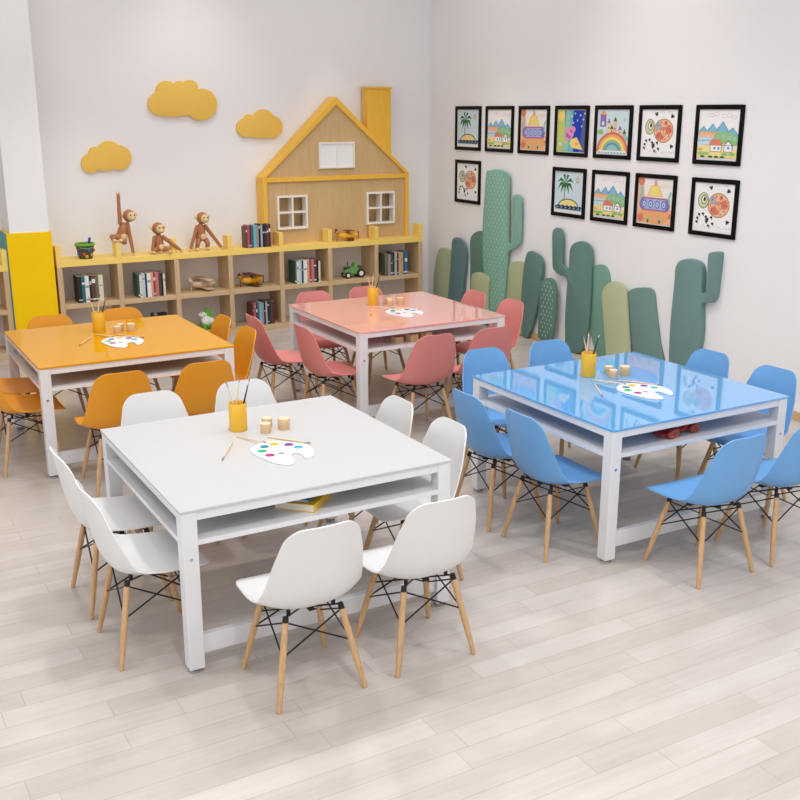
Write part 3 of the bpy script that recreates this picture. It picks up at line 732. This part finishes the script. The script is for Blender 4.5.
def art_night(a):
    a.rect('deepblue', 0, 0, 1, 1); a.rect('lime2', 0, 0, .26, 1); a.disc('yellow', .14, .86, .12, .12)
    a.poly('seag', [(.22, 0), (.30, 1), (.48, 1), (.42, .5), (.46, 0)]); a.poly('cyan', [(.38, 0), (.42, .5), (.46, 1), (.56, 1), (.5, .4), (.6, 0)])
    a.poly('navy', [(.8, 0), (1, 0), (1, 1), (.9, 1)])
    for u, v in ((.5, .86), (.62, .92), (.8, .88), (.7, .76), (.9, .78), (.56, .7), (.85, .62), (.95, .92)):
        for q in range(3): t = q * PI / 3 + u; a.line('white', [(u - .028 * math.cos(t), v - .028 * math.sin(t)), (u + .028 * math.cos(t), v + .028 * math.sin(t))], .009)
    a.disc('pinkp', .42, .44, .17, .15); a.disc('pinkp', .55, .54, .1, .08); a.disc('violet', .36, .4, .05); a.disc('violet', .5, .5, .04); a.disc('magenta', .44, .36, .05, .04)
    a.poly('yellow', [(.5, .3), (.7, .36), (.82, .2), (.92, .06), (.55, .1), (.45, .2)]); a.disc('orange', .7, .2, .06, .04)
    a.disc('lime2', .15, .2, .1); a.disc('skyp', .12, .18, .05); a.disc('peach', .3, .25, .07, .04)
def art_rainbow(a):
    a.rect('skyp', 0, 0, 1, 1)
    a.rect('violet', .08, .62, .27, .9); a.poly('orange', [(.05, .9), (.17, 1), (.3, .9)]); a.disc('wallp', .17, .70, .04, .05)
    for u, z, h, c in ((.36, .6, .2, 'sand'), (.56, .58, .26, 'peach'), (.72, .5, .14, 'sand'), (.86, .42, .14, 'peach'), (.46, .52, .14, 'yellow')):
        a.rect('brown', u - .045, z - .14, u + .045, z + h - .08); a.rect(c, u - .038, z - .14, u + .038, z + h - .09); a.poly('violet' if c == 'sand' else 'tree', [(u - .06, z + h - .09), (u, z + h + .02), (u + .06, z + h - .09)])
        a.disc('outline', u, z, .015, .022)
    a.disc('grass', .1, .5, .1, .06); a.disc('seag', .9, .36, .1, .06)
    for c, r in (('red', .50), ('orange', .44), ('yellow', .38), ('grass', .31), ('blue', .25), ('seag', .19)):
        a.poly(c, [(min(1, max(0, .5 + r * 1.02 * math.cos(t))), .04 + r * .93 * math.sin(t)) for t in [PI * i / 24 for i in range(25)]])
    for i in range(9): a.disc('white', .1 + i * .1, .05, .06, .035); a.disc('hill', .1 + i * .1, .035, .035, .015)
    a.ring('outline', 'skyp', .86, .78, .035, .035, .008)
def art_bug(a):
    a.rect('white', 0, 0, 1, 1)
    for u, v, d in ((.42, .88, 1), (.82, .84, 0), (.38, .28, 2), (.84, .26, 3)):
        for q in (-.5, 0, .5):
            t = {1: R(110), 0: R(50), 2: R(240), 3: R(310)}[d] + q; a.line('blackp', [(u, v), (u + .09 * math.cos(t), v + .08 * math.sin(t))], .028)
    a.disc('blackp', .62, .56, .275, .26); a.disc('orange', .62, .56, .265, .25); a.disc('peach', .62, .56, .235, .22)
    for u, v, r in ((.5, .45, .09), (.76, .58, .1), (.6, .42, .05), (.68, .72, .05)): a.disc('rust', u, v, r, r); a.disc('red', u, v, r * .6, r * .6)
    a.disc('grey', .48, .66, .08, .09)
    a.ring('brown', 'peach', .62, .55, .09, .1, .02); a.disc('rust', .62, .6, .05, .05); a.disc('orange', .63, .5, .05, .05)
    for i in range(10): t = i * PI / 5; a.disc('blackp', .62 + .2 * math.cos(t), .56 + .19 * math.sin(t), .014, .014)
    a.disc('blackp', .23, .64, .14, .17); a.disc('olivep', .23, .64, .128, .157); a.disc('blackp', .25, .66, .075, .095); a.disc('wallp', .25, .66, .062, .08); a.disc('blackp', .26, .67, .03, .05)
    for u, v in ((.14, .34), (.1, .26), (.09, .18), (.24, .36), (.32, .3), (.34, .2), (.4, .12), (.5, .17), (.46, .3)):
        a.disc('blackp', u, v, .032, .027); a.line('blackp', [(u, v), (u + .03, v - .05)], .014)
    for u in (.2, .35, .6, .75, .85): a.line('lilac', [(u, .08), (u + .08, .12), (u + .12, .07)], .008)
    for u in (.25, .5, .7): a.line('lilac', [(u, .95), (u + .08, .97), (u + .14, .94)], .008)
ARTS = {'palm': (art_palm, 'palm tree on a small island'), 'hills': (art_hills, 'blue mountains and little houses'), 'ship': (art_ship, 'yellow-topped craft with four blue portholes'),
        'night': (art_night, 'pink figure under a starry blue sky'), 'rainbow': (art_rainbow, 'rainbow under little towers'), 'bug': (art_bug, 'round red bug beside a snail shell')}
kk = (WX + 3.926) / 3.926
def yy_(y): return -7.239 + (y + 7.239) * kk
def zz_(z): return 2.317 + (z - 2.317) * kk
ROW1 = [(-1.152, -1.463, 'palm'), (-1.519, -1.827, 'hills'), (-1.883, -2.190, 'ship'), (-2.247, -2.554, 'night'), (-2.611, -2.912, 'rainbow'), (-2.971, -3.274, 'bug'), (-3.380, -3.686, 'hills')]
ROW2 = [(-1.163, -1.468, 'bug'), (-2.245, -2.555, 'palm'), (-2.611, -2.918, 'hills'), (-2.973, -3.277, 'ship'), (-3.389, -3.694, 'bug')]
PW, PH = .506, .468
ORD = ['first', 'second', 'third', 'fourth', 'fifth', 'sixth', 'seventh']
fproto = None; artm = {}
for row, zt in ((ROW1, zz_(2.342)), (ROW2, zz_(1.989))):
    for i, (ya, yb, kind) in enumerate(row):
        yc = (yy_(ya) + yy_(yb)) / 2; zc = zt - PH / 2
        if fproto is None:
            root = empty('framed_drawing', (0, 0, 0))
            b = MB(); w = .035; h = PW / 2; v = PH / 2
            b.box(-.018, -.001, -h, -h + w, -v, v); b.box(-.018, -.001, h - w, h, -v, v); b.box(-.018, -.001, -h + w, h - w, -v, -v + w); b.box(-.018, -.001, -h + w, h - w, v - w, v)
            fr = b.build('picture_frame', 'black_frame', root, bevel=.002)
            b = MB(); b.box(-.006, -.001, -h + w * .9, h - w * .9, -v + w * .9, v - w * .9); sh = b.build('sheet', 'paper', root)
            fproto = root; KIDS[root.name] = [fr, sh]
        else:
            root = copy_tree(fproto)
        if kind not in artm:
            A = Art(PW - 2 * w - .012, PH - 2 * w - .012); ARTS[kind][0](A)
            o = A.done(root); artm[kind] = o
        else:
            o = artm[kind].copy(); C.objects.link(o); o.parent = root
        o.location = (-.0062, 0, 0)
        root.location = (WX, yc, zc)
        rn = 'upper' if row is ROW1 else 'lower'
        tag(root, 'framed drawing of %s, %s from left in %s row' % (ARTS[kind][1], ORD[i], rn), 'picture', 'framed drawings on the right wall')
# the first root became the prototype before its drawing was added, so every copy carries exactly one drawing

# ------------------------------------------------------------------ books
BC = {'cream': (226, 220, 206), 'pale blue': (186, 206, 220), 'navy': (36, 44, 74), 'white': (232, 232, 230), 'brick red': (156, 70, 52), 'dusty pink': (196, 120, 116), 'plum': (96, 56, 84),
      'black': (28, 26, 30), 'ivory': (224, 216, 186), 'teal': (40, 110, 120), 'grey': (150, 152, 156), 'rose': (190, 80, 110), 'brown': (100, 64, 48), 'light blue': (130, 180, 206), 'tan': (196, 164, 110),
      'blue': (40, 110, 170), 'dark green': (50, 90, 76), 'olive grey': (110, 108, 86), 'salmon': (220, 160, 134), 'maroon': (92, 34, 36), 'silver': (180, 184, 188), 'yellow': (230, 184, 40)}
for k, c in BC.items(): M['b_' + k] = mat('cover_' + k.replace(' ', '_'), c, 0.5)
M['pages'] = mat('book_pages', (232, 226, 212), 0.8)
def book_mesh(w, d, h):
    b = MB(); t = .0025
    b.box(0, t, 0, d, 0, h, 0); b.box(w - t, w, 0, d, 0, h, 0); b.box(t, w - t, 0, t, 0, h, 0)
    b.box(t, w - t, t, d - .004, .004, h - .004, 1)
    # bands on the spine
    z_ = random.uniform(.55, .82); e_ = random.uniform(.02, .16)
    if random.random() < .6: b.box(t * .8, w - t * .8, -.0006, 0, h * z_, h * (z_ + e_), 2)
    if random.random() < .5: b.box(t * .8, w - t * .8, -.0006, 0, h * .08, h * .14, 2)
    return b
def shelf_row(x0_, z, seq, where, group, total, hbase, y=2.965, depth=.17):
    cnt = {}
    for nme, _, _ in seq: cnt[nme] = cnt.get(nme, 0) + 1
    seen = {}
    s = total / sum(w for _, w, _ in seq); x = x0_
    NUM = ['first', 'second', 'third', 'fourth', 'fifth', 'sixth', 'seventh', 'eighth', 'ninth', 'tenth', 'eleventh', 'twelfth', 'thirteenth', 'fourteenth']
    for i, (nme, w, hf) in enumerate(seq):
        band = {'black': 'b_silver', 'navy': 'b_silver', 'brick red': 'b_ivory'}.get(nme, 'b_white' if BC[nme][0] < 140 else 'b_grey')
        o = book_mesh(w * s - .0012, depth * (.9 + .1 * hf), hbase * hf).build('book', ['b_' + nme, 'pages', band], loc=(x, y, z))
        x += w * s
        tag(o, '%s book, %s from left %s' % (nme, NUM[i], where), 'book', group)
SEQ_A = [('dark green', 1, .96), ('cream', 1.2, .93), ('pale blue', 1.6, .98), ('navy', 1.0, .95), ('white', 2, .97), ('salmon', 1.2, 1.0), ('brick red', 1.2, 1), ('dusty pink', 1.5, .98), ('plum', 1.2, .97), ('black', 1.2, .95), ('ivory', 1.1, .9)]
SEQ_B = [('brown', .9, .93), ('rose', 1.2, .98), ('maroon', .9, .96), ('teal', 1.2, .94), ('light blue', 1.3, .98), ('grey', 1.4, .95), ('black', 1.1, 1.0), ('silver', 1, .97), ('black', 1.3, .99), ('navy', 1, .96), ('brown', 1, .97), ('maroon', 1.1, .98)]
SEQ_C = [('olive grey', 1.6, .96), ('grey', 1.3, .9), ('brown', 1.1, .93), ('navy', .9, .97), ('silver', 1.3, 1), ('black', .8, .93), ('salmon', 1, .98), ('tan', 1.4, .97), ('dark green', .8, .98), ('blue', 1.4, 1.0)]
SEQ_D = [('black', 1.6, 1.0), ('teal', 1.3, 1), ('white', 1.6, 1), ('black', 1, 1), ('brown', 1.5, 1), ('olive grey', 1.2, 1), ('ivory', 1.8, 1)]
zs = .480; zb = .0655
shelf_row(-1.745, zs, SEQ_D, 'in the upper left cell beside the pillar', 'books in the cell beside the pillar', .25, .262)
shelf_row(-1.150, zs, SEQ_A, 'in the upper cell under the monkeys', 'books in the cell under the monkeys', .285, .25)
shelf_row(.585, zs, SEQ_A, 'in the cell under the left house window', 'books in the cell under the left house window', .31, .26)
shelf_row(1.715, zs, SEQ_C, 'in the rightmost upper cell', 'books in the rightmost cell', .295, .265)
shelf_row(.075, zb, SEQ_B, 'in the lower row behind pink chair', 'books in the lower row of the bookcase', .255, .255)
shelf_row(.035, ZT + .0005, SEQ_B, 'on top of the bookcase beside toy house', 'books on top of the bookcase', .285, .245, 2.975, .12)

# books lying under the white table
tx, ty = TABLES['white']
def lying(nme, x, y, z, rz, w, d, h, label):
    b = MB(); t = .003
    b.box(0, w, 0, d, 0, t, 0); b.box(0, w, 0, d, h - t, h, 0); b.box(w - t, w, 0, d, t, h - t, 0); b.box(.004, w - t, .004, d - .004, t, h - t, 1)
    o = b.build('book', ['b_' + nme, 'pages'], loc=(x, y, z)); o.rotation_euler = (0, 0, rz)
    tag(o, label, 'book', 'books on the shelf of the white table')
lying('yellow', tx + .475, ty + .165, .6115, R(-45), .19, .25, .036, 'thick yellow book, bottom of the pile under the white table')
lying('grey', tx + .475, ty + .18, .648, R(-42), .165, .235, .012, 'thin grey book in the middle of the pile under the white table')
lying('blue', tx + .50, ty + .17, .6605, R(-48), .15, .22, .005, 'thin blue booklet on top of the pile under the white table')

# ------------------------------------------------------------------ toys
def limb(b, p0, p1, r0, r1, bend=None):
    if bend: b.path([Vector(p0), Vector(bend), Vector(p1)], [r0, (r0 + r1) / 2, r1], 10, 0)
    else: b.tube(p0, p1, r0, r1, 12, 0); b.ell(p0, (r0,) * 3, 10, 6, 0)
def monkey(x, y, z, label, head, body, arms, legs, scale=1):
    root = empty('wooden_monkey', (x, y, z), 0, label, 'toy', 'wooden monkeys on the bookcase')
    b = MB(); (bx, bz), (bw, bh), lean = body
    mt = Matrix.Translation((bx, 0, bz)) @ Matrix.Rotation(R(lean), 4, 'Y')
    b.ell((0, 0, 0), (bw, bw * .9, bh), 18, 12, 0, mt); b.ell((0, 0, -bh * .45), (bw * 1.12, bw, bh * .5), 18, 10, 0, mt)
    b.build('body', 'monkey', root, smooth=True)
    b = MB(); b.ell((.012, -bw * .92, -bh * .45), (bw * .55, bw * .22, bh * .34), 14, 8, 0, mt); b.build('belly_patch', 'limba', root, smooth=True)
    hx_, hz_ = head; r = .062
    b = MB(); b.ell((hx_, 0, hz_), (r, r * .92, r), 18, 12)
    hd = b.build('head', 'monkey', root, smooth=True)
    b = MB(); b.ell((hx_ + .014, -.033, hz_ - .004), (r * .80, r * .62, r * .74), 16, 10); b.ell((hx_ + .018, -.062, hz_ - .022), (r * .5, r * .4, r * .34), 14, 8)
    b.build('face', 'limba', hd, smooth=True)
    for sx in (-1, 1):
        b = MB(); b.ell((hx_ + sx * .062, 0, hz_ + .010), (.021, .010, .022), 12, 8); b.build('ear', 'limba', hd, smooth=True)
        b = MB(); b.ell((hx_ + .016 + sx * .020, -.076, hz_ + .014), (.007, .006, .007), 10, 6); b.build('eye', 'eye', hd, smooth=True)
    b = MB(); b.box(hx_ + .006, hx_ + .03, -.0895, -.0865, hz_ - .034, hz_ - .031); b.build('mouth', 'eye', hd)
    for (p0, p1) in arms:
        b = MB(); limb(b, p0, p1, .021, .016); a = b.build('arm', 'monkey', root, smooth=True)
        b = MB(); b.ell(p1, (.021, .016, .021), 12, 8); b.build('hand', 'limba', a, smooth=True)
    for (p0, k_, p1) in legs:
        b = MB(); limb(b, p0, p1, .030, .020, k_); a = b.build('leg', 'monkey', root, smooth=True)
        b = MB(); b.ell((p1[0], p1[1] - .016, p1[2]), (.022, .034, .018), 12, 8); b.build('foot', 'limba', a, smooth=True)
    return root
zt = ZT + .001
# one arm straight up, stepping on the divider block
monkey(-1.245, 3.04, zt, 'wooden monkey toy stretching one arm straight up, leftmost of the three monkeys',
       (.075, .395), ((-.0, .24), (.052, .098), 18),
       [((-.020, 0, .33), (-.018, -.005, .62)), ((.050, -.01, .32), (.085, -.03, .022))],
       [((-.035, -.02, .19), (-.115, -.03, .20), (-.105, -.055, .165)), ((.0, -.03, .16), (.0, -.05, .14), (-.045, -.065, .165))])
monkey(-.885, 3.035, zt, 'small wooden monkey toy sitting with legs spread, middle of the three monkeys',
       (-.002, .255), ((0, .11), (.048, .092), 0),
       [((-.045, -.01, .165), (-.088, -.04, .022)), ((.045, -.01, .165), (.215, -.048, .022))],
       [((-.03, -.02, .045), (-.06, -.06, .045), (-.075, -.04, .022)), ((.03, -.02, .045), (.08, -.06, .05), (.085, -.075, .022))])
monkey(-.43, 3.04, zt, 'wooden monkey toy standing with its arms propped out, rightmost of the three monkeys',
       (.02, .335), ((-.005, .19), (.050, .095), 0),
       [((-.045, -.01, .25), (-.135, -.03, .020)), ((.045, -.01, .25), (.205, -.03, .020))],
       [((-.035, -.01, .12), (-.05, -.03, .08), (-.062, -.01, .020)), ((.035, -.01, .12), (.055, -.03, .08), (.055, -.01, .020))])
# painted bucket with a blue pen
root = empty('toy_bucket', (-1.625, 3.05, zt), 0, 'small dark painted bucket with lime rim beside the pillar, on the bookcase', 'bucket')
b = MB(); b.lathe([(0, 0), (.062, 0), (.066, .004), (.090, .135), (.086, .135), (.062, .012), (0, .012)], 28); b.build('bucket_body', 'bucket', root, smooth=True)
b = MB(); b.lathe([(.087, .130), (.098, .130), (.100, .146), (.094, .152), (.086, .150), (.085, .136)], 28); b.build('rim', 'lime', root, smooth=True)
b = MB()
for i, (t, h) in enumerate(((250, .05), (285, .09), (310, .04), (225, .10), (335, .08), (200, .05), (268, .025))):
    r_ = .0665 + .024 * (h / .131); px, py = r_ * math.cos(R(t)), r_ * math.sin(R(t))
    b.ell((px, py, h), (.016, .008, .018), 10, 6, i % 4)
b.build('painted_spots', ['p_red', 'p_blue', 'p_gold', 'p_violet'], root, smooth=True)
b = MB(); b.path([Vector((-.092, 0, .14)), Vector((-.06, -.085, .115)), Vector((0, -.112, .105)), Vector((.06, -.085, .115)), Vector((.092, 0, .14))], [.003] * 5, 8); b.build('handle', 'lime', root, smooth=True)
b = MB(); b.tube((0, 0, 0), (0, 0, .17), .012, .012, 14); b.tube((0, 0, .17), (.0, 0, .196), .015, .009, 14)
o = b.build('marker_pen', 'blue_p', smooth=True, loc=(-1.612, 3.05, zt + .0125)); o.rotation_euler = (0, R(12), 0)
tag(o, 'thick blue marker pen standing in the painted bucket', 'pen')

def plane_toy(x, y, z, mats, label, sc=1.0):
    root = empty('toy_airplane', (x, y, z), R(8), label, 'toy', 'toy airplanes'); root.scale = (sc,) * 3
    b = MB()
    prof = [(-.15, .020, .105), (-.11, .028, .075), (-.05, .036, .062), (.02, .040, .060), (.09, .034, .062), (.13, .020, .064)]
    for i in range(len(prof) - 1):
        a, c = prof[i], prof[i + 1]; b.tube((a[0], 0, a[2]), (c[0], 0, c[2]), a[1], c[1], 14)
    for a in prof: b.ell((a[0], 0, a[2]), (a[1],) * 3, 14, 8)
    b.build('fuselage', mats[0], root, smooth=True)
    b = MB(); b.box(-.03, .06, -.15, .15, .024, .034); b.build('lower_wing', mats[1], root, bevel=.003)
    b = MB(); b.box(-.03, .065, -.16, .16, .122, .131); w = b.build('upper_wing', mats[1], root, bevel=.003)
    b = MB()
    for sx in (-.02, .05):
        for sy in (-.11, .11): b.tube((sx, sy, .033), (sx, sy, .123), .003, .003, 8)
    b.build('wing_struts', mats[0], w)
    b = MB(); b.box(-.165, -.125, -.055, .055, .104, .110); b.prism([(-.17, .105), (-.12, .105), (-.15, .155), (-.175, .155)], xz, -.003, .003); b.build('tail', mats[1], root, bevel=.001)
    b = MB(); b.tube((.135, 0, .064), (.152, 0, .064), .010, .006, 12); b.box(.150, .155, -.008, .008, .018, .110); b.build('propeller', mats[2], root)
    for sy in (-.045, .045):
        b = MB(); b.tube((.045, sy - .006, .020), (.045, sy + .006, .020), .020, .020, 18); b.build('wheel', mats[2], root, smooth=True)
    b = MB(); b.tube((-.145, 0, .008), (-.145, 0, .09), .004, .004, 8); b.ell((-.145, 0, .009), (.009, .005, .009), 10, 6); b.build('tail_skid', mats[2], root)
    b = MB(); b.ell((.0, 0, .098), (.022, .018, .020), 12, 8); b.build('cockpit', mats[2], root, smooth=True)
    return root
plane_toy(-.42, 3.10, zs, ('toy_beige', 'toy_beige', 'toy_beige'), 'plain pale wooden toy airplane in the third upper bookcase cell', .95)
plane_toy(.13, 3.10, zs, ('toy_yellow', 'toy_brown', 'toy_brown'), 'yellow and dark red toy biplane inside the fourth upper bookcase cell', .95)
plane_toy(1.265, 3.02, zt, ('toy_yellow', 'toy_brown', 'toy_brown'), 'yellow and red toy biplane on top of the bookcase in front of the toy house', .9).rotation_euler = (0, 0, 0)
for o_ in bpy.data.objects:
    if o_.name.startswith('toy_airplane') and abs(o_.location.z - zt) < .01:
        for ch_ in o_.children:
            if ch_.name.startswith(('lower_wing', 'upper_wing')): ch_.scale = (1, .42, 1)

# green tractor
root = empty('toy_tractor', (1.335, 3.06, zs), 0, 'green metal toy tractor in the sixth upper bookcase cell', 'toy')
b = MB(); b.prism([(-.10, .045), (-.105, .085), (-.03, .115), (.005, .125), (.02, .17), (.045, .18), (.06, .125), (.12, .115), (.125, .055), (.02, .04)], xz, -.035, .035)
b.build('tractor_body', 'green_toy', root, bevel=.006)
b = MB(); b.box(-.095, -.02, -.028, .028, .095, .125); b.box(.06, .115, -.055, .055, .118, .126)
b.build('hood', 'green_dk', root, bevel=.004)
b = MB(); b.tube((-.055, 0, .115), (-.055, 0, .185), .006, .006, 10); b.build('exhaust_pipe', 'green_dk', root, smooth=True)
b = MB(); b.tube((.005, 0, .13), (.03, 0, .165), .003, .003, 8); b.tube((.028, -.02, .168), (.034, .02, .168), .004, .004, 8); b.build('steering_wheel', 'tyre', root)
for x_, r_ in ((-.075, .036), (.09, .05)):
    for sy in (-.058, .042):
        b = MB(); b.tube((x_, sy, r_), (x_, sy + .016 + .0, r_), r_, r_, 24); w = b.build('wheel', 'tyre', root, bevel=.004, smooth=True)
        b = MB(); b.tube((x_, sy - .002, r_), (x_, sy + .018, r_), r_ * .55, r_ * .55, 18); b.build('hub', 'toy_white', w, smooth=True)

# white and green dinosaur
root = empty('toy_dinosaur', (-.40, 3.05, zb), 0, 'white and green toy dinosaur in the lower third bookcase cell', 'toy')
b = MB(); b.path([Vector((-.06, 0, .07)), Vector((-.02, 0, .09)), Vector((.03, 0, .08)), Vector((.08, 0, .04)), Vector((.12, 0, .02))], [.045, .058, .045, .024, .008], 14)
b.path([Vector((-.04, 0, .10)), Vector((-.035, 0, .145)), Vector((-.045, 0, .165))], [.035, .028, .034], 12); b.ell((-.065, -.005, .162), (.045, .030, .028), 14, 9)
b.build('dinosaur_body', 'toy_white', root, smooth=True)
b = MB(); b.prism([(-.02, .12), (-.035, .20), (-.005, .24), (.0, .185), (.035, .21), (.03, .15), (.07, .15), (.055, .105), (.09, .09), (.085, .06), (.03, .09)], xz, -.012, .012); b.build('back_crest', 'leaf_green', root, bevel=.004)
b = MB(); b.ell((.02, 0, .05), (.075, .050, .045), 16, 10); b.build('hip_shell', 'leaf_green', root, smooth=True)
for x_ in (-.055, .035):
    for sy in (-.04, .04):
        b = MB(); b.tube((x_, sy, .005), (x_, sy, .06), .018, .024, 12); b.ell((x_ - .006, sy, .010), (.024, .02, .010), 12, 6); b.build('leg', 'leaf_green', root, smooth=True)
for sy in (-.026, .018):
    b = MB(); b.ell((-.08, sy, .178), (.007, .005, .007), 8, 6); b.build('eye', 'eye', root, smooth=True)

# black locomotive with a green tender behind the yellow table
root = empty('toy_train', (-1.0, 3.05, zb), 0, 'black toy train with small green wagon behind the yellow table', 'toy')
b = MB(); b.box(-.02, .13, -.04, .04, .03, .07); b.tube((-.02, 0, .12), (.08, 0, .12), .045, .045, 18); b.box(.07, .14, -.045, .045, .07, .21); b.tube((0, 0, .15), (0, 0, .235), .014, .020, 12); b.ell((.045, 0, .165), (.016, .016, .02), 10, 6)
b.box(.06, .15, -.05, .05, .21, .222)
b.build('locomotive', 'tyre', root, bevel=.003, smooth=True)
b = MB(); b.box(-.15, -.035, -.04, .04, .03, .12); b.ell((-.09, 0, .125), (.05, .035, .045), 12, 8); b.build('wagon', 'green_toy', root, bevel=.004)
for x_ in (-.13, -.06, .0, .05, .11):
    for sy in (-.05, .042):
        b = MB(); b.tube((x_, sy, .026), (x_, sy + .008, .026), .026, .026, 18); b.build('wheel', 'tyre', root, smooth=True)
b = MB(); b.box(.085, .125, -.047, -.0455, .15, .19); b.build('cab_window', 'toy_white', root)

# red racing car under the blue table
tx, ty = TABLES['blue']
root = empty('toy_car', (tx + .56, ty + .12, .6115), R(8), 'long red toy racing car on the shelf under the blue table', 'toy'); root.scale = (1, 1, .62)
b = MB(); b.prism([(-.15, .028), (-.155, .045), (-.09, .06), (-.03, .072), (0, .05), (.035, .05), (.05, .082), (.12, .07), (.135, .03)], xz, -.034, .034); b.build('car_body', 'red_p', root, bevel=.005)
b = MB(); b.ell((.012, 0, .072), (.016, .016, .02), 12, 8); b.build('driver_head', 'toy_white', root, smooth=True)
for x_ in (-.085, .10):
    for sy in (-.06, .042):
        b = MB(); b.tube((x_, sy, .042), (x_, sy + .018, .042), .042, .042, 24); w = b.build('wheel', 'red_wheel', root, bevel=.003, smooth=True)
        b = MB(); b.tube((x_, sy - .002, .042), (x_, sy + .02, .042), .014, .014, 12); b.build('hub', 'toy_brown', w, smooth=True)
# wooden blocks under the pink table
tx, ty = TABLES['pink']
for i, (x_, y_, w_, h_, lb) in enumerate([(.385, .12, .07, .045, 'wooden toy block on the shelf under the pink table, leftmost of the three'), (.50, .10, .075, .058, 'wooden toy block on the shelf under the pink table, middle of the three'), (.64, .13, .08, .055, 'wooden toy block on the shelf under the pink table, rightmost of the three')]):
    b = MB(); b.box(-w_ / 2, w_ / 2, -w_ / 2, w_ / 2, 0, h_)
    o = b.build('toy_block', 'block_wood', bevel=.004, loc=(tx + x_, ty + y_, .6115)); o.rotation_euler = (0, 0, R(10 * i))
    tag(o, lb, 'toy block', 'wooden blocks under the pink table')

# ------------------------------------------------------------------ light
def area(name, loc, target, size, energy, col=(1, 1, 1), size_y=None, spread=None):
    d = bpy.data.lights.new(name, 'AREA'); d.energy = energy; d.color = col; d.size = size
    if size_y: d.shape = 'RECTANGLE'; d.size_y = size_y
    if spread: d.spread = spread
    o = bpy.data.objects.new(name, d); C.objects.link(o); o.location = loc
    o.rotation_euler = (Vector(target) - Vector(loc)).to_track_quat('-Z', 'Y').to_euler(); return o
WF, WL, CL, DL = 21, 32, 9, 112
# added fill just inside the invented windows, standing in for daylight
for i, x in enumerate((-4.4, -1.4, 1.1)): area('window_daylight', (x, FY + .1, 2.0), (x, FY + 3, 1.6), 2.3, WF, (1, .985, .97), 2.3)
for i, y in enumerate((-8.4, -5.2, -2.0)): area('window_daylight', (LX + .1, y, 2.0), (LX + 3, y, 1.6), 2.3, WL, (.96, .98, 1), 2.3)
# added grid of soft unseen overhead lights, evening out the room
for x, y in [(a, c) for a in (-4.2, -2.2, -.4, 1.3) for c in (1.7, -.6, -2.9, -5.2, -7.6)]: area('overhead_fill', (x, y, CZ - .03), (x, y, 0), 1.3, CL, (1, 1, 1))
# downlights: one over every table; those over the open floor are added fill
def spot(loc, target, e, ang, blend=.8, col=(1, .94, .84), r=.05):
    d = bpy.data.lights.new('downlight_and_fill', 'SPOT'); d.energy = e; d.spot_size = R(ang); d.spot_blend = blend; d.shadow_soft_size = r; d.color = col
    o = bpy.data.objects.new('downlight_and_fill', d); C.objects.link(o); o.location = loc
    o.rotation_euler = (Vector(target) - Vector(loc)).to_track_quat('-Z', 'Y').to_euler()
for col_, (tx, ty) in TABLES.items(): spot((tx + TW / 2, ty + TD / 2, CZ - .05), (tx + TW / 2, ty + TD / 2, 0), DL, 125, .6, (1, .99, .97), .12)
for x_, y_, q_ in ((-3.0, -5.9, 1.7), (.4, -6.1, 1.3), (-4.1, -2.9, .5)): spot((x_, y_, CZ - .05), (x_, y_, 0), DL * q_, 125, .6, (1, .99, .97), .12)
spot((1.2, 2.45, CZ - .05), (1.2, 3.1, 2.05), 40, 30)
spot((-.4, 2.2, CZ - .05), (-.4, 3.3, 1.6), 40, 70, 1)
for x_ in (-1.7, .1, 1.8): spot((x_, .6, CZ - .05), (x_, 3.1, .55), 85, 42, 1)  # added fill aimed low to brighten the bookcase cells
spot((.9, -.4, CZ - .05), (2.5, -.4, 1.9), 45, 75, 1)  # added wash to brighten the right wall
spot((.7, 1.6, CZ - .05), (2.5, 1.6, .6), 60, 50, 1)  # another added wash, aimed low on the right wall by the cacti
w = bpy.data.worlds.new('daylight'); bpy.context.scene.world = w; w.use_nodes = True
w.node_tree.nodes['Background'].inputs['Color'].default_value = (.9, .95, 1, 1); w.node_tree.nodes['Background'].inputs['Strength'].default_value = 1.0

# ------------------------------------------------------------------ camera
cd = bpy.data.cameras.new('camera'); cam = bpy.data.objects.new('camera', cd); C.objects.link(cam)
cd.sensor_width = 36; cd.lens = 1017.161 / 800 * 36; cd.clip_end = 60
cam.location = (-3.926, -7.239, 2.317); cam.rotation_euler = (R(90 - 15.905), 0, R(-29.772))
sc = bpy.context.scene; sc.camera = cam
sc.view_settings.view_transform = 'Standard'; sc.view_settings.look = 'None'; sc.view_settings.gamma = 1; sc.view_settings.use_curve_mapping = False
sc.view_settings.exposure = -0.17
